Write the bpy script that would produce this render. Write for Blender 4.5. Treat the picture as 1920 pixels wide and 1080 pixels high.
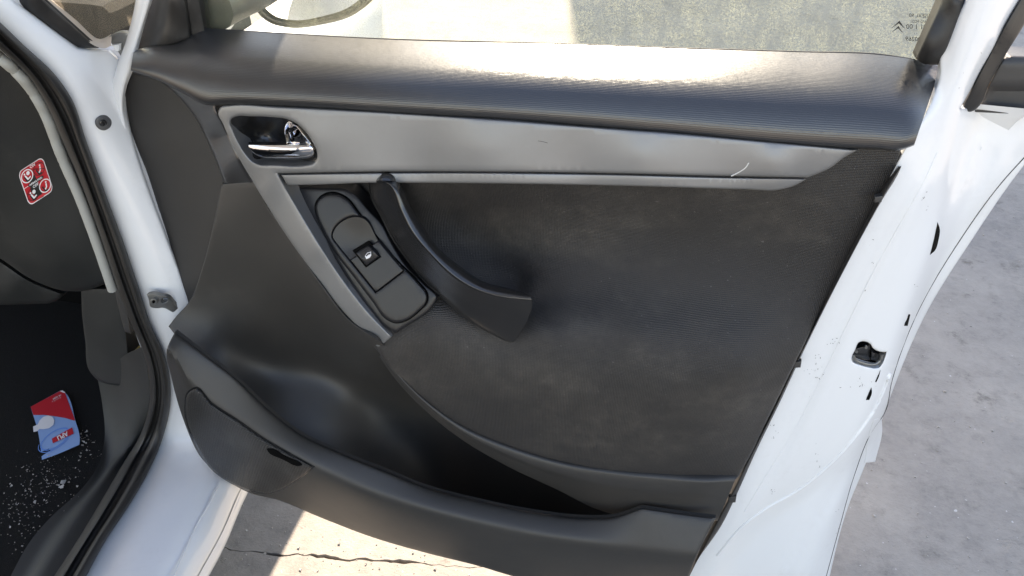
import bpy, bmesh, math, random
import numpy as np
from mathutils import Vector, Matrix
from mathutils.geometry import delaunay_2d_cdt
random.seed(7); rng = np.random.default_rng(7)
for o in list(bpy.data.objects): bpy.data.objects.remove(o)
S = bpy.context.scene
COL = S.collection

# ------------------------------------------------------------------ camera
PITCH, YAW, FPX = math.radians(36), math.radians(13), 1478.0
CAM = np.array([0.0, -0.9, 1.36])
cd = bpy.data.cameras.new('camera'); cam = bpy.data.objects.new('camera', cd); COL.objects.link(cam)
cam.location = CAM; cam.rotation_euler = (math.radians(90) - PITCH, 0, YAW)
cd.sensor_width = 36; cd.lens = 36 * FPX / 1920; cd.clip_start = 0.02; cd.clip_end = 500
S.camera = cam
S.render.resolution_x, S.render.resolution_y = 1024, 576

# ------------------------------------------------------------------ sky, sun, exposure
SUN_EL = math.radians(42); SUN_AZ = math.radians(-12)      # azimuth from +y, negative towards the car
w = bpy.data.worlds.new('World'); S.world = w; w.use_nodes = True
nt = w.node_tree; bgn = nt.nodes['Background']
sky = nt.nodes.new('ShaderNodeTexSky'); sky.sky_type = 'NISHITA'; sky.sun_disc = False
sky.sun_elevation = SUN_EL; sky.sun_rotation = SUN_AZ
sky.dust_density = 0.5; sky.air_density = 1.0; sky.ozone_density = 1.0
nt.links.new(sky.outputs[0], bgn.inputs[0]); bgn.inputs[1].default_value = 0.15
sl = bpy.data.lights.new('sun', 'SUN'); sl.energy = 4.6; sl.angle = math.radians(0.55); sl.color = (1, .98, .95)
so = bpy.data.objects.new('sun', sl); COL.objects.link(so)
so.rotation_euler = (-(math.pi / 2 - SUN_EL), 0, -SUN_AZ); so.location = (0, 5, 8)
S.view_settings.view_transform = 'Standard'; S.view_settings.look = 'None'
S.view_settings.gamma = 1; S.view_settings.use_curve_mapping = False
S.view_settings.exposure = 1.85
S.view_settings.use_white_balance = True; S.view_settings.white_balance_temperature = 8200; S.view_settings.white_balance_tint = 18
S.cycles.max_bounces = 8; S.cycles.transparent_max_bounces = 16

# ------------------------------------------------------------------ measuring helpers
_r = np.array([math.cos(YAW), math.sin(YAW), 0])
_f = np.array([-math.sin(YAW) * math.cos(PITCH), math.cos(YAW) * math.cos(PITCH), -math.sin(PITCH)])
_u = np.cross(_r, _f)
def _d(px, py):
    px = np.atleast_1d(np.asarray(px, float)); py = np.atleast_1d(np.asarray(py, float))
    return FPX * _f[None] + (px - 960)[:, None] * _r[None] - (py - 540)[:, None] * _u[None]
def at_y(px, py, Y):
    d = _d(px, py); t = (np.atleast_1d(np.asarray(Y, float)) - CAM[1]) / d[:, 1]
    return CAM[None] + d * t[:, None]
def at_z(px, py, Z):
    d = _d(px, py); t = (np.atleast_1d(np.asarray(Z, float)) - CAM[2]) / d[:, 2]
    return CAM[None] + d * t[:, None]
def YZ(px, py, Z): return float(at_z(px, py, Z)[0, 1])

def catmull(P, n, closed=False):
    P = np.asarray(P, float); m = len(P); out = []
    segs = m if closed else m - 1
    for i in range(segs):
        if closed: a, b, c, d = P[(i-1) % m], P[i], P[(i+1) % m], P[(i+2) % m]
        else:
            b, c = P[i], P[i+1]
            a = P[i-1] if i > 0 else 2*b - c
            d = P[i+2] if i + 2 < m else 2*c - b
        l1 = max(np.linalg.norm(b-a), 1e-6); l2 = max(np.linalg.norm(c-b), 1e-6); l3 = max(np.linalg.norm(d-c), 1e-6)
        m1 = ((b-a)/l1 * l2 + (c-b) / l2 * l1) / (l1+l2) * l2
        m2 = ((c-b)/l2 * l3 + (d-c) / l3 * l2) / (l2+l3) * l2
        for k in range(n):
            t = k / n
            out.append((2*t**3-3*t**2+1)*b + (t**3-2*t**2+t)*m1 + (-2*t**3+3*t**2)*c + (t**3-t**2)*m2)
    if not closed: out.append(P[-1])
    return np.array(out)
def resample(P, step=None, n=None, closed=False):
    P = np.asarray(P, float)
    if closed: P = np.vstack([P, P[:1]])
    L = np.concatenate([[0], np.cumsum(np.linalg.norm(np.diff(P[:, :2] if step else P, axis=0), axis=1))])
    if n is None: n = max(2, int(round(L[-1] / step)) + 1)
    t = np.linspace(0, L[-1], n)
    Q = np.stack([np.interp(t, L, P[:, k]) for k in range(P.shape[1])], 1)
    return Q[:-1] if closed else Q
def outline(pts, step=7.0, smooth=True):
    """closed outline; points with a third entry are corners"""
    m = len(pts); cor = [i for i, p in enumerate(pts) if len(p) > 2]
    P = np.array([p[:2] for p in pts], float)
    if not smooth: cor = list(range(m))
    if not cor: return resample(catmull(P, 8, True), step, closed=True)
    out = []
    for a, i in enumerate(cor):
        j = cor[(a+1) % len(cor)]
        if j <= i: j += m
        seg = P[[k % m for k in range(i, j+1)]]
        q = resample(catmull(seg, 8) if len(seg) > 2 else seg, step)
        out.append(q[:-1])
    return np.vstack(out)
def tps(ctrl, lam=0.0):
    A = np.array(ctrl, float); X = A[:, :2] / 100; y = A[:, 2]; n = len(A)
    def U(r2): return np.where(r2 > 1e-12, r2 * np.log(np.maximum(r2, 1e-12)) * .5, 0)
    K = U(((X[:, None] - X[None]) ** 2).sum(2)) + lam * np.eye(n)
    Pm = np.hstack([np.ones((n, 1)), X])
    M = np.vstack([np.hstack([K, Pm]), np.hstack([Pm.T, np.zeros((3, 3))])])
    s = np.linalg.solve(M + 1e-10 * np.eye(n+3), np.concatenate([y, np.zeros(3)]))
    def f(px, py):
        q = np.stack([np.atleast_1d(px), np.atleast_1d(py)], 1).astype(float) / 100
        return U(((q[:, None] - X[None]) ** 2).sum(2)) @ s[:n] + s[n] + q @ s[n+1:]
    return f
def rowdepth(rows, sigma=7.0, n=90, sub=5):
    """smooth depth field carried by section lines, each a list of (px, py, Y)"""
    R = np.stack([resample(catmull(np.array(r, float), 6), n=n) for r in rows])
    G = np.stack([catmull(R[:, j], sub) for j in range(n)], 1).reshape(-1, 3)
    def f(px, py):
        q = np.stack([np.atleast_1d(px), np.atleast_1d(py)], 1).astype(float); out = np.zeros(len(q))
        for a in range(0, len(q), 800):
            dx = G[None, :, 0] - q[a:a+800, 0:1]; dy = G[None, :, 1] - q[a:a+800, 1:2]; d2 = dx*dx + dy*dy
            s2 = np.maximum(sigma**2, np.partition(d2, 14, 1)[:, 14:15]*.6)
            W = np.exp(-d2/(2*s2)) + 1e-12; y = G[None, :, 2]
            S0 = W.sum(1); Sx = (W*dx).sum(1); Sy = (W*dy).sum(1); Sxx = (W*dx*dx).sum(1) + 1.0; Syy = (W*dy*dy).sum(1) + 1.0; Sxy = (W*dx*dy).sum(1)
            T0 = (W*y).sum(1); Tx = (W*dx*y).sum(1); Ty = (W*dy*y).sum(1)
            A = np.stack([np.stack([S0, Sx, Sy], 1), np.stack([Sx, Sxx, Sxy], 1), np.stack([Sy, Sxy, Syy], 1)], 1)
            out[a:a+800] = np.linalg.solve(A, np.stack([T0, Tx, Ty], 1)[..., None])[:, 0, 0]
        return out
    return f
def inpoly(P, q):
    x, y = q[:, 0], q[:, 1]; ins = np.zeros(len(q), bool); n = len(P)
    for i in range(n):
        x1, y1 = P[i]; x2, y2 = P[(i+1) % n]
        if y1 == y2: continue
        c = ((y1 > y) != (y2 > y)) & (x < (x2-x1) * (y-y1) / (y2-y1) + x1)
        ins ^= c
    return ins
def dist_poly(P, q):
    d = np.full(len(q), 1e9); n = len(P)
    for i in range(n):
        a = P[i]; b = P[(i+1) % n]; ab = b - a; L = (ab**2).sum()
        t = np.clip(((q-a) @ ab) / max(L, 1e-9), 0, 1)
        d = np.minimum(d, np.sqrt((((q - a) - t[:, None]*ab)**2).sum(1)))
    return d

# ------------------------------------------------------------------ objects
def link(name, verts, faces, mat, parent=None, angle=40, uv=None, smooth=True):
    me = bpy.data.meshes.new(name); me.from_pydata([tuple(v) for v in verts], [], [tuple(f) for f in faces]); me.update()
    if uv is not None:
        ul = me.uv_layers.new(name='UVMap')
        for lp in me.loops: ul.data[lp.index].uv = uv[lp.vertex_index]
    if smooth:
        me.polygons.foreach_set('use_smooth', [True]*len(me.polygons)); me.set_sharp_from_angle(angle=math.radians(angle))
    me.materials.append(mat)
    o = bpy.data.objects.new(name, me); COL.objects.link(o)
    if parent is not None: o.parent = parent
    return o
def orient(verts, faces, toward=None):
    """flip faces so that they look at the viewer's side of the panel"""
    V = np.asarray(verts); out = []
    t = CAM if toward is None else np.asarray(toward)
    for f in faces:
        a, b, c = V[f[0]], V[f[1]], V[f[2]]
        n = np.cross(b-a, c-a)
        out.append(f if n @ (t - a) >= 0 else tuple(reversed(f)))
    return out
def sheet(name, pts, depth, mat, parent=None, step=12, ostep=7, r=0, drop=0.0, skirt=0.012, holes=(), bias=0.0,
          smooth=True, plane='y', angle=35, sdir=None):
    """moulded panel: outline + depth function, rounded rim, real thickness"""
    P = outline(pts, ostep, smooth); Hs = [outline(h, min(ostep, 4), smooth) for h in holes]
    rings = [P] + Hs
    def alld(q): return np.min([dist_poly(R, q) for R in rings], 0)
    lo, hi = P.min(0), P.max(0)
    gx, gy = np.meshgrid(np.arange(lo[0]+step*.5, hi[0], step), np.arange(lo[1]+step*.5, hi[1], step))
    gx = gx + (np.arange(gx.shape[0]) % 2)[:, None] * step * .5
    g = np.stack([gx.ravel(), gy.ravel()], 1)
    k = inpoly(P, g)
    for h in Hs: k &= ~inpoly(h, g)
    g = g[k]; dd = alld(g) if len(g) else np.zeros(0); g = g[dd > max(r*1.15, min(step, ostep)*.55)]
    extra = []
    if r > 0:
        for R in rings:
            T = np.roll(R, -1, 0) - np.roll(R, 1, 0); T /= np.maximum(np.linalg.norm(T, axis=1), 1e-9)[:, None]
            N = np.stack([-T[:, 1], T[:, 0]], 1)
            for fr in (.08, .27, .55, 1.0):
                for s in (1, -1):
                    q = R + N * s * r * fr
                    kk = inpoly(P, q)
                    for h in Hs: kk &= ~inpoly(h, q)
                    q = q[kk]
                    if len(q):
                        q = q[alld(q) > r*fr*.93]; extra.append(q)
    inner = np.vstack([g] + extra) if extra else g
    pts2, edges, base = [], [], 0
    for R in rings:
        n = len(R); pts2 += [Vector(p) for p in R]; edges += [(base+i, base+(i+1) % n) for i in range(n)]; base += n
    nb = base
    pts2 += [Vector(p) for p in inner]
    vo, eo, fo, vi, _, _ = delaunay_2d_cdt(pts2, edges, [], 0, 1e-4)
    V2 = np.array([[v.x, v.y] for v in vo]); Fc = np.array([list(f) for f in fo])
    cen = V2[Fc].mean(1); k = inpoly(P, cen)
    for h in Hs: k &= ~inpoly(h, cen)
    Fc = Fc[k]
    Y = depth(V2[:, 0], V2[:, 1]) + bias if callable(depth) else np.full(len(V2), float(depth) + bias)
    if r > 0:
        d = alld(V2); m = d < r
        Y = Y + np.where(m, drop * (1 - np.sqrt(np.clip(1 - (1 - np.minimum(d/r, 1))**2, 0, 1))), 0) * (1 if plane == 'y' else -1)
    V3 = at_y(V2[:, 0], V2[:, 1], Y) if plane == 'y' else at_z(V2[:, 0], V2[:, 1], Y)
    faces = orient(V3, [tuple(f) for f in Fc])
    verts = list(V3)
    if skirt:
        sd = np.array(sdir if sdir is not None else ((0, skirt, 0) if plane == 'y' else (0, 0, -skirt)), float)
        cnt = {}
        for f in faces:
            for a, b in ((f[0], f[1]), (f[1], f[2]), (f[2], f[0])): cnt[(a, b)] = 1
        bmap = {}
        def bk(i):
            if i not in bmap: bmap[i] = len(verts); verts.append(V3[i] + sd)
            return bmap[i]
        for (a, b) in list(cnt):
            if (b, a) not in cnt: faces.append((b, a, bk(a), bk(b)))
    return link(name, verts, faces, mat, parent, angle)
def Yrow(row): 
    return at_y([p[0] for p in row], [p[1] for p in row], [p[2] for p in row])
def loft(name, rows, mat, parent=None, n=80, sub=6, angle=60, flip=None, closed=False, raw=False):
    """skin between section lines, each a list of (px, py, Y) or 3-D points"""
    R = []
    for row in rows:
        A = np.array(row, float) if raw else Yrow(row)
        R.append(resample(catmull(A, 8), n=n) if len(A) > 2 else resample(A, n=n))
    R = np.stack(R)                                         # rows x n x 3
    G = np.stack([catmull(R[:, j], sub) for j in range(n)], 1)
    m = G.shape[0]; V = G.reshape(-1, 3)
    faces = [(i*n+j, i*n+j+1, (i+1)*n+j+1, (i+1)*n+j) for i in range(m-1) for j in range(n-1)]
    faces = orient(V, faces)
    du = np.concatenate([[0], np.cumsum(np.linalg.norm(np.diff(G[m//2], axis=0), axis=1))])
    dv = np.concatenate([[0], np.cumsum(np.linalg.norm(np.diff(G[:, n//2], axis=0), axis=1))])
    uv = [(du[j], dv[i]) for i in range(m) for j in range(n)]
    return link(name, V, faces, mat, parent, angle, uv=uv)
def tube(name, path, rad, mat, parent=None, seg=10, n=60, cap=True, sx=1.0):
    P = resample(catmull(np.array(path, float), 8), n=n) if len(path) > 2 else np.array(path, float)
    n = len(P); V = []; up = np.array([0.13, 0.2, 1.0])
    for i in range(n):
        t = P[min(i+1, n-1)] - P[max(i-1, 0)]; t /= np.linalg.norm(t)
        a = np.cross(t, up); a /= max(np.linalg.norm(a), 1e-6); b = np.cross(t, a)
        rr = rad[i*len(rad)//n] if isinstance(rad, (list, tuple)) else rad
        for k in range(seg):
            q = 2*math.pi*k/seg; V.append(P[i] + rr*(math.cos(q)*a*sx + math.sin(q)*b))
    F = [(i*seg+k, i*seg+(k+1) % seg, (i+1)*seg+(k+1) % seg, (i+1)*seg+k) for i in range(n-1) for k in range(seg)]
    if cap: F += [tuple(range(seg))[::-1], tuple(range((n-1)*seg, n*seg))]
    return link(name, V, F, mat, parent, 50)
def box(name, lo, hi, mat, parent=None, bevel=0.0):
    bm = bmesh.new(); bmesh.ops.create_cube(bm, size=1)
    for v in bm.verts: v.co = Vector([(lo[k]+hi[k])/2 + v.co[k]*(hi[k]-lo[k]) for k in range(3)])
    if bevel: bmesh.ops.bevel(bm, geom=bm.edges[:], offset=bevel, segments=3, affect='EDGES', profile=.7)
    me = bpy.data.meshes.new(name); bm.to_mesh(me); bm.free(); me.materials.append(mat)
    o = bpy.data.objects.new(name, me); COL.objects.link(o)
    if parent is not None: o.parent = parent
    return o
def empty(name, loc, label, cat, group=None):
    o = bpy.data.objects.new(name, None); COL.objects.link(o); o.location = loc; o.empty_display_size = .1
    o['label'] = label; o['category'] = cat
    if group: o['group'] = group
    return o
def reparent_keep(root):
    bpy.context.view_layer.update()
    for c in root.children:
        c.matrix_parent_inverse = root.matrix_world.inverted()
def text_mesh(name, txt, size, mat, mapper, parent, bold=0.0, align='CENTER'):
    cu = bpy.data.curves.new('t', 'FONT'); cu.body = txt; cu.size = size; cu.align_x = align; cu.align_y = 'CENTER'; cu.offset = bold
    cu.resolution_u = 3
    to = bpy.data.objects.new('t', cu); COL.objects.link(to); bpy.context.view_layer.update()
    me = bpy.data.meshes.new_from_object(to.evaluated_get(bpy.context.evaluated_depsgraph_get()))
    V = np.array([v.co[:2] for v in me.vertices]); F = [tuple(p.vertices) for p in me.polygons]
    bpy.data.objects.remove(to); bpy.data.curves.remove(cu); bpy.data.meshes.remove(me)
    W = mapper(V[:, 0], V[:, 1]); return link(name, W, orient(W, F), mat, parent, smooth=False)

# ------------------------------------------------------------------ materials
def mat(name, col, rough=.5, metal=0.0, spec=.5, coat=0.0, coat_rough=.05):
    m = bpy.data.materials.new(name); m.use_nodes = True; b = m.node_tree.nodes['Principled BSDF']
    b.inputs['Base Color'].default_value = (*col, 1); b.inputs['Roughness'].default_value = rough
    b.inputs['Metallic'].default_value = metal; b.inputs['Specular IOR Level'].default_value = spec
    b.inputs['Coat Weight'].default_value = coat; b.inputs['Coat Roughness'].default_value = coat_rough
    return m
def N(m, t, **kw):
    n = m.node_tree.nodes.new(t)
    for k, v in kw.items():
        if hasattr(n, k): setattr(n, k, v)
        else: n.inputs[k].default_value = v
    return n
def L(m, a, b): m.node_tree.links.new(a, b)
def bsdf(m): return m.node_tree.nodes['Principled BSDF']
def noise(m, scale, detail=3, rough=.6, coord='Object', stretch=None):
    tc = N(m, 'ShaderNodeTexCoord'); n = N(m, 'ShaderNodeTexNoise'); n.inputs['Scale'].default_value = scale
    n.inputs['Detail'].default_value = detail; n.inputs['Roughness'].default_value = rough
    if stretch:
        mp = N(m, 'ShaderNodeMapping'); mp.inputs['Scale'].default_value = stretch
        L(m, tc.outputs[coord], mp.inputs[0]); L(m, mp.outputs[0], n.inputs['Vector'])
    else: L(m, tc.outputs[coord], n.inputs['Vector'])
    return n.outputs['Fac']
def ramp(m, src, a, b, ca=(0, 0, 0, 1), cb=(1, 1, 1, 1)):
    r = N(m, 'ShaderNodeValToRGB'); e = r.color_ramp.elements
    e[0].position = a; e[1].position = b; e[0].color = ca; e[1].color = cb; L(m, src, r.inputs[0]); return r.outputs[0]
def mixc(m, fac, a, b):
    x = N(m, 'ShaderNodeMix', data_type='RGBA')
    if isinstance(fac, float): x.inputs[0].default_value = fac
    else: L(m, fac, x.inputs[0])
    for i, c in ((6, a), (7, b)):
        if isinstance(c, tuple): x.inputs[i].default_value = (*c, 1)[:4]
        else: L(m, c, x.inputs[i])
    return x.outputs[2]
def bump(m, src, strength, dist=.001, prev=None):
    b = N(m, 'ShaderNodeBump'); b.inputs['Strength'].default_value = strength; b.inputs['Distance'].default_value = dist
    L(m, src, b.inputs['Height'])
    if prev: L(m, prev, b.inputs['Normal'])
    L(m, b.outputs[0], bsdf(m).inputs['Normal']); return b.outputs[0]
def math_(m, op, a, b=None):
    n = N(m, 'ShaderNodeMath', operation=op)
    for i, v in ((0, a), (1, b)):
        if v is None: continue
        if isinstance(v, (int, float)): n.inputs[i].default_value = v
        else: L(m, v, n.inputs[i])
    return n.outputs[0]
def plastic(name, col, rough, grain=900, gs=.25, dust=.35, dustcol=(.085, .077, .066), spec=.6):
    m = mat(name, col, rough, spec=spec)
    b1 = bump(m, noise(m, grain, 2, .5), gs, .0006)
    f = noise(m, 9, 6, .68); f2 = noise(m, 60, 4, .7)
    mk = math_(m, 'MULTIPLY', ramp(m, f, .48, .78), ramp(m, f2, .35, .75))
    L(m, mixc(m, math_(m, 'MULTIPLY', mk, dust), tuple(col), dustcol), bsdf(m).inputs['Base Color'])
    rr = N(m, 'ShaderNodeMapRange'); rr.inputs[3].default_value = rough-.06; rr.inputs[4].default_value = rough+.1
    L(m, f, rr.inputs[0]); L(m, rr.outputs[0], bsdf(m).inputs['Roughness'])
    return m
M_black = plastic('black grained plastic', (.021, .0195, .018), .40)
M_flank = plastic('dark grained plastic', (.026, .0238, .022), .6, 1100, .4, .2, spec=.5)
M_mould = plastic('grained door moulding', (.032, .0300, .0275), .48, 700, .3, .3)
M_gloss = plastic('satin black plastic', (.013, .013, .0135), .22, 1500, .04, .15, spec=.9)
M_switch = plastic('black switch plastic', (.012, .012, .0135), .34, 1800, .12, .15, spec=.5)
M_dash = plastic('dark dashboard plastic', (.011, .0122, .0117), .6, 900, .3, .25)
M_dark = mat('shadow black', (.003, .003, .003), .8, spec=.05)  # near-black that puts the shade of slots, wells and gaps into the colour
M_rubber = plastic('black rubber seal', (.012, .0112, .0105), .5, 300, .2, .5)
M_strip = plastic('dark edge strip', (.042, .040, .038), .5, 500, .2, .4)

def grille_mat():
    m = mat('fine speaker mesh', (.02, .02, .021), .42)
    tc = N(m, 'ShaderNodeTexCoord'); sp = N(m, 'ShaderNodeSeparateXYZ'); L(m, tc.outputs['Object'], sp.inputs[0]); k = 2*math.pi/.0052
    a = math_(m, 'SINE', math_(m, 'MULTIPLY', math_(m, 'ADD', sp.outputs['X'], math_(m, 'MULTIPLY', sp.outputs['Z'], 1.2)), k))
    b = math_(m, 'SINE', math_(m, 'MULTIPLY', math_(m, 'SUBTRACT', sp.outputs['X'], math_(m, 'MULTIPLY', sp.outputs['Z'], .5)), k*1.1))
    h = math_(m, 'ADD', a, math_(m, 'MULTIPLY', b, .6)); bump(m, h, .7, .0006)
    f = noise(m, 16, 5, .7, stretch=(1, 1, .4))
    c = mixc(m, ramp(m, h, -.4, .9), (.006, .006, .006), (.05, .048, .046))
    L(m, mixc(m, math_(m, 'MULTIPLY', ramp(m, f, .5, .72), .5), c, (.07, .07, .068)), bsdf(m).inputs['Base Color'])
    return m
M_grille = grille_mat()
def ridged():
    m = mat('ridged black plastic', (.022, .022, .023), .28, spec=1.0)
    tc = N(m, 'ShaderNodeUVMap'); sp = N(m, 'ShaderNodeSeparateXYZ'); L(m, tc.outputs[0], sp.inputs[0])
    mp = N(m, 'ShaderNodeMapping'); mp.inputs['Scale'].default_value = (60, 60, 1); L(m, tc.outputs[0], mp.inputs[0])
    nz = N(m, 'ShaderNodeTexNoise'); nz.inputs['Scale'].default_value = 1.0; nz.inputs['Detail'].default_value = 2; L(m, mp.outputs[0], nz.inputs['Vector'])
    wob = math_(m, 'MULTIPLY', nz.outputs['Fac'], .0008)
    v = math_(m, 'ADD', sp.outputs['Y'], wob)
    s = math_(m, 'SINE', math_(m, 'MULTIPLY', v, 2*math.pi/.0021))
    mp2 = N(m, 'ShaderNodeMapping'); mp2.inputs['Scale'].default_value = (150, 900, 1); L(m, tc.outputs[0], mp2.inputs[0])
    n2 = N(m, 'ShaderNodeTexNoise'); n2.inputs['Scale'].default_value = 1; n2.inputs['Detail'].default_value = 3; L(m, mp2.outputs[0], n2.inputs['Vector'])
    h = math_(m, 'ADD', math_(m, 'MULTIPLY', s, .5), math_(m, 'MULTIPLY', n2.outputs['Fac'], 1.6))
    bump(m, h, .4, .0002)
    f = noise(m, 7, 5, .65)
    L(m, mixc(m, math_(m, 'MULTIPLY', ramp(m, f, .5, .75), .3), (.024, .024, .025), (.06, .057, .052)), bsdf(m).inputs['Base Color'])
    return m
M_ridge = ridged()

def fabric():
    m = mat('black woven fabric', (.015, .014, .014), .48, spec=.55)
    tc = N(m, 'ShaderNodeTexCoord'); sp = N(m, 'ShaderNodeSeparateXYZ'); L(m, tc.outputs['Object'], sp.inputs[0])
    k = 2*math.pi/.0042
    a = math_(m, 'SINE', math_(m, 'MULTIPLY', math_(m, 'ADD', sp.outputs['X'], sp.outputs['Z']), k))
    b = math_(m, 'SINE', math_(m, 'MULTIPLY', math_(m, 'SUBTRACT', sp.outputs['X'], sp.outputs['Z']), k))
    h = math_(m, 'ADD', math_(m, 'MULTIPLY', a, b), math_(m, 'MULTIPLY', noise(m, 700, 3, .6), 2.0))
    bump(m, h, .5, .0008)
    weave = ramp(m, math_(m, 'MULTIPLY', a, b), -.2, .7)
    f = noise(m, 5.5, 8, .66, stretch=(1, 1, 1.7)); f2 = noise(m, 38, 5, .72); f3 = noise(m, 900, 1, .5)
    mk = math_(m, 'MULTIPLY', ramp(m, f, .46, .68), ramp(m, f2, .3, .72))
    mk = math_(m, 'MULTIPLY', mk, ramp(m, f3, .2, .6))
    c = mixc(m, math_(m, 'MULTIPLY', mk, 1.0), (.0150, .0125, .0110), (.092, .079, .064))
    c = mixc(m, math_(m, 'MULTIPLY', weave, .45), c, (.034, .031, .029))
    lint = ramp(m, noise(m, 420, 0, .5), .845, .86)
    c = mixc(m, math_(m, 'MULTIPLY', lint, .22), c, (.4, .38, .36))
    L(m, c, bsdf(m).inputs['Base Color'])
    bsdf(m).inputs['Sheen Weight'].default_value = .05
    return m
M_fabric = fabric()

def silver():
    m = mat('silver satin paint', (.2, .2, .2), .42, .55)
    bump(m, noise(m, 1800, 2, .5), .06, .0004)
    f = noise(m, 12, 6, .7)
    rr = N(m, 'ShaderNodeMapRange'); rr.inputs[3].default_value = .46; rr.inputs[4].default_value = .50; L(m, f, rr.inputs[0]); L(m, rr.outputs[0], bsdf(m).inputs['Roughness'])
    L(m, mixc(m, ramp(m, f, .4, .75), (.27, .27, .268), (.25, .248, .243)), bsdf(m).inputs['Base Color'])
    return m
M_silver = silver()
M_chrome = mat('chrome', (.86, .86, .88), .05, 1.0)
M_steel = plastic('galvanised steel', (.22, .22, .21), .42, 400, .1, .5, (.12, .1, .08)); bsdf(M_steel).inputs['Metallic'].default_value = .7
M_scratch = mat('bare scratched plastic', (.62, .61, .58), .5)
def paint():
    m = mat('white car paint', (.8, .805, .8), .28, coat=.6, coat_rough=.04)
    f = noise(m, 6, 6, .7); f2 = noise(m, 90, 4, .7)
    mk = math_(m, 'MULTIPLY', ramp(m, f, .5, .8), ramp(m, f2, .45, .75))
    c = mixc(m, math_(m, 'MULTIPLY', mk, .35), (.8, .805, .8), (.52, .5, .46))
    L(m, c, bsdf(m).inputs['Base Color'])
    bump(m, noise(m, 220, 3, .5), .03, .0004)
    return m
M_white = paint()
M_piping = plastic('grey door piping', (.36, .36, .33), .6, 500, .2, .2, (.25, .22, .18))
M_print = mat('glass print', (.03, .03, .025), .6)
M_red = mat('red print', (.55, .02, .03), .4); M_wprint = mat('white print', (.75, .74, .74), .45)
M_bprint = mat('black print', (.02, .015, .016), .5); M_blue = mat('blue print', (.12, .3, .72), .38); M_lblue = mat('light blue print', (.24, .40, .68), .38)
M_chip = mat('bare metal chip', (.1, .09, .085), .6); M_yellow = plastic('yellow foam', (.33, .27, .09), .8, 300, .4)
M_rust = plastic('rusty brown tape', (.16, .09, .045), .7, 300, .4)
M_paper = mat('crumb', (.42, .40, .37), .85)

def glassmat(name, tint, dust, dustcol, scale=1.0, lo=.42, hi=.72, stretch=(1, 1, .35), base=.12):
    m = bpy.data.materials.new(name); m.use_nodes = True; t = m.node_tree
    for n in list(t.nodes):
        if n.type != 'OUTPUT_MATERIAL': t.nodes.remove(n)
    out = [n for n in t.nodes if n.type == 'OUTPUT_MATERIAL'][0]
    tr = N(m, 'ShaderNodeBsdfTransparent'); tr.inputs[0].default_value = (*tint, 1)
    gl = N(m, 'ShaderNodeBsdfGlossy'); gl.inputs['Roughness'].default_value = .03
    fr = N(m, 'ShaderNodeFresnel'); fr.inputs['IOR'].default_value = 1.35
    m1 = N(m, 'ShaderNodeMixShader'); L(m, fr.outputs[0], m1.inputs[0]); L(m, tr.outputs[0], m1.inputs[1]); L(m, gl.outputs[0], m1.inputs[2])
    df = N(m, 'ShaderNodeBsdfDiffuse'); df.inputs[0].default_value = (*dustcol, 1)
    tl = N(m, 'ShaderNodeBsdfTranslucent'); tl.inputs[0].default_value = (*dustcol, 1)
    m2 = N(m, 'ShaderNodeMixShader'); m2.inputs[0].default_value = .5; L(m, df.outputs[0], m2.inputs[1]); L(m, tl.outputs[0], m2.inputs[2])
    a = noise(m, 760*scale, 1, .5); b = noise(m, 60*scale, 5, .7, stretch=stretch)
    mk = math_(m, 'ADD', math_(m, 'MULTIPLY', math_(m, 'MULTIPLY', ramp(m, a, lo, hi), ramp(m, b, .25, .75)), dust), base)
    m3 = N(m, 'ShaderNodeMixShader'); L(m, mk, m3.inputs[0]); L(m, m1.outputs[0], m3.inputs[1]); L(m, m2.outputs[0], m3.inputs[2])
    L(m, m3.outputs[0], out.inputs[0]); return m
M_glass = glassmat('dusty green window glass', (.84, .88, .83), .5, (.36, .38, .27), base=.08, lo=.36, hi=.72)
M_glass2 = glassmat('very dusty side glass', (.4, .4, .36), .7, (.26, .23, .18), base=.3, stretch=(1, 1, .3))
M_mirror = mat('mirror glass', (.9, .9, .9), .02, 1.0)

def concrete():
    m = mat('weathered concrete', (.36, .345, .32), .85)
    f = noise(m, 2.2, 8, .72); f2 = noise(m, 14, 8, .72); f3 = noise(m, 160, 5, .65); f4 = noise(m, 45, 6, .7)
    c = mixc(m, ramp(m, f, .35, .68), (.19, .177, .16), (.32, .292, .25))
    c = mixc(m, math_(m, 'MULTIPLY', ramp(m, f2, .5, .68), .65), c, (.13, .12, .108))
    c = mixc(m, math_(m, 'MULTIPLY', ramp(m, noise(m, 7, 7, .78), .60, .66), .6), c, (.10, .088, .07))
    c = mixc(m, math_(m, 'MULTIPLY', ramp(m, f4, .3, .7), .35), c, (.36, .335, .29))
    c = mixc(m, math_(m, 'MULTIPLY', ramp(m, noise(m, 75, 1, .5), .76, .79), .8), c, (.5, .49, .46))
    L(m, c, bsdf(m).inputs['Base Color'])
    pit = ramp(m, noise(m, 11, 6, .75), .62, .70)
    h = math_(m, 'ADD', math_(m, 'ADD', f2, math_(m, 'MULTIPLY', f3, .3)), math_(m, 'MULTIPLY', pit, -.7))
    bump(m, h, .45, .010)
    return m
M_conc = concrete()
M_dirt = mat('dirt in the joint', (.035, .03, .026), .95)
def carpet():
    m = mat('black carpet', (.012, .012, .012), .95, spec=.15)
    bump(m, noise(m, 500, 4, .8), .9, .003)
    L(m, mixc(m, ramp(m, noise(m, 700, 2, .7), .5, .8), (.008, .008, .0085), (.022, .022, .021)), bsdf(m).inputs['Base Color'])
    return m
M_carpet = carpet()
M_wall = mat('light render', (.6, .57, .52), .9)
L(M_wall, mixc(M_wall, ramp(M_wall, noise(M_wall, 1.2, 6, .7), .35, .7), (.55, .52, .47), (.64, .61, .56)), bsdf(M_wall).inputs['Base Color'])

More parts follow.
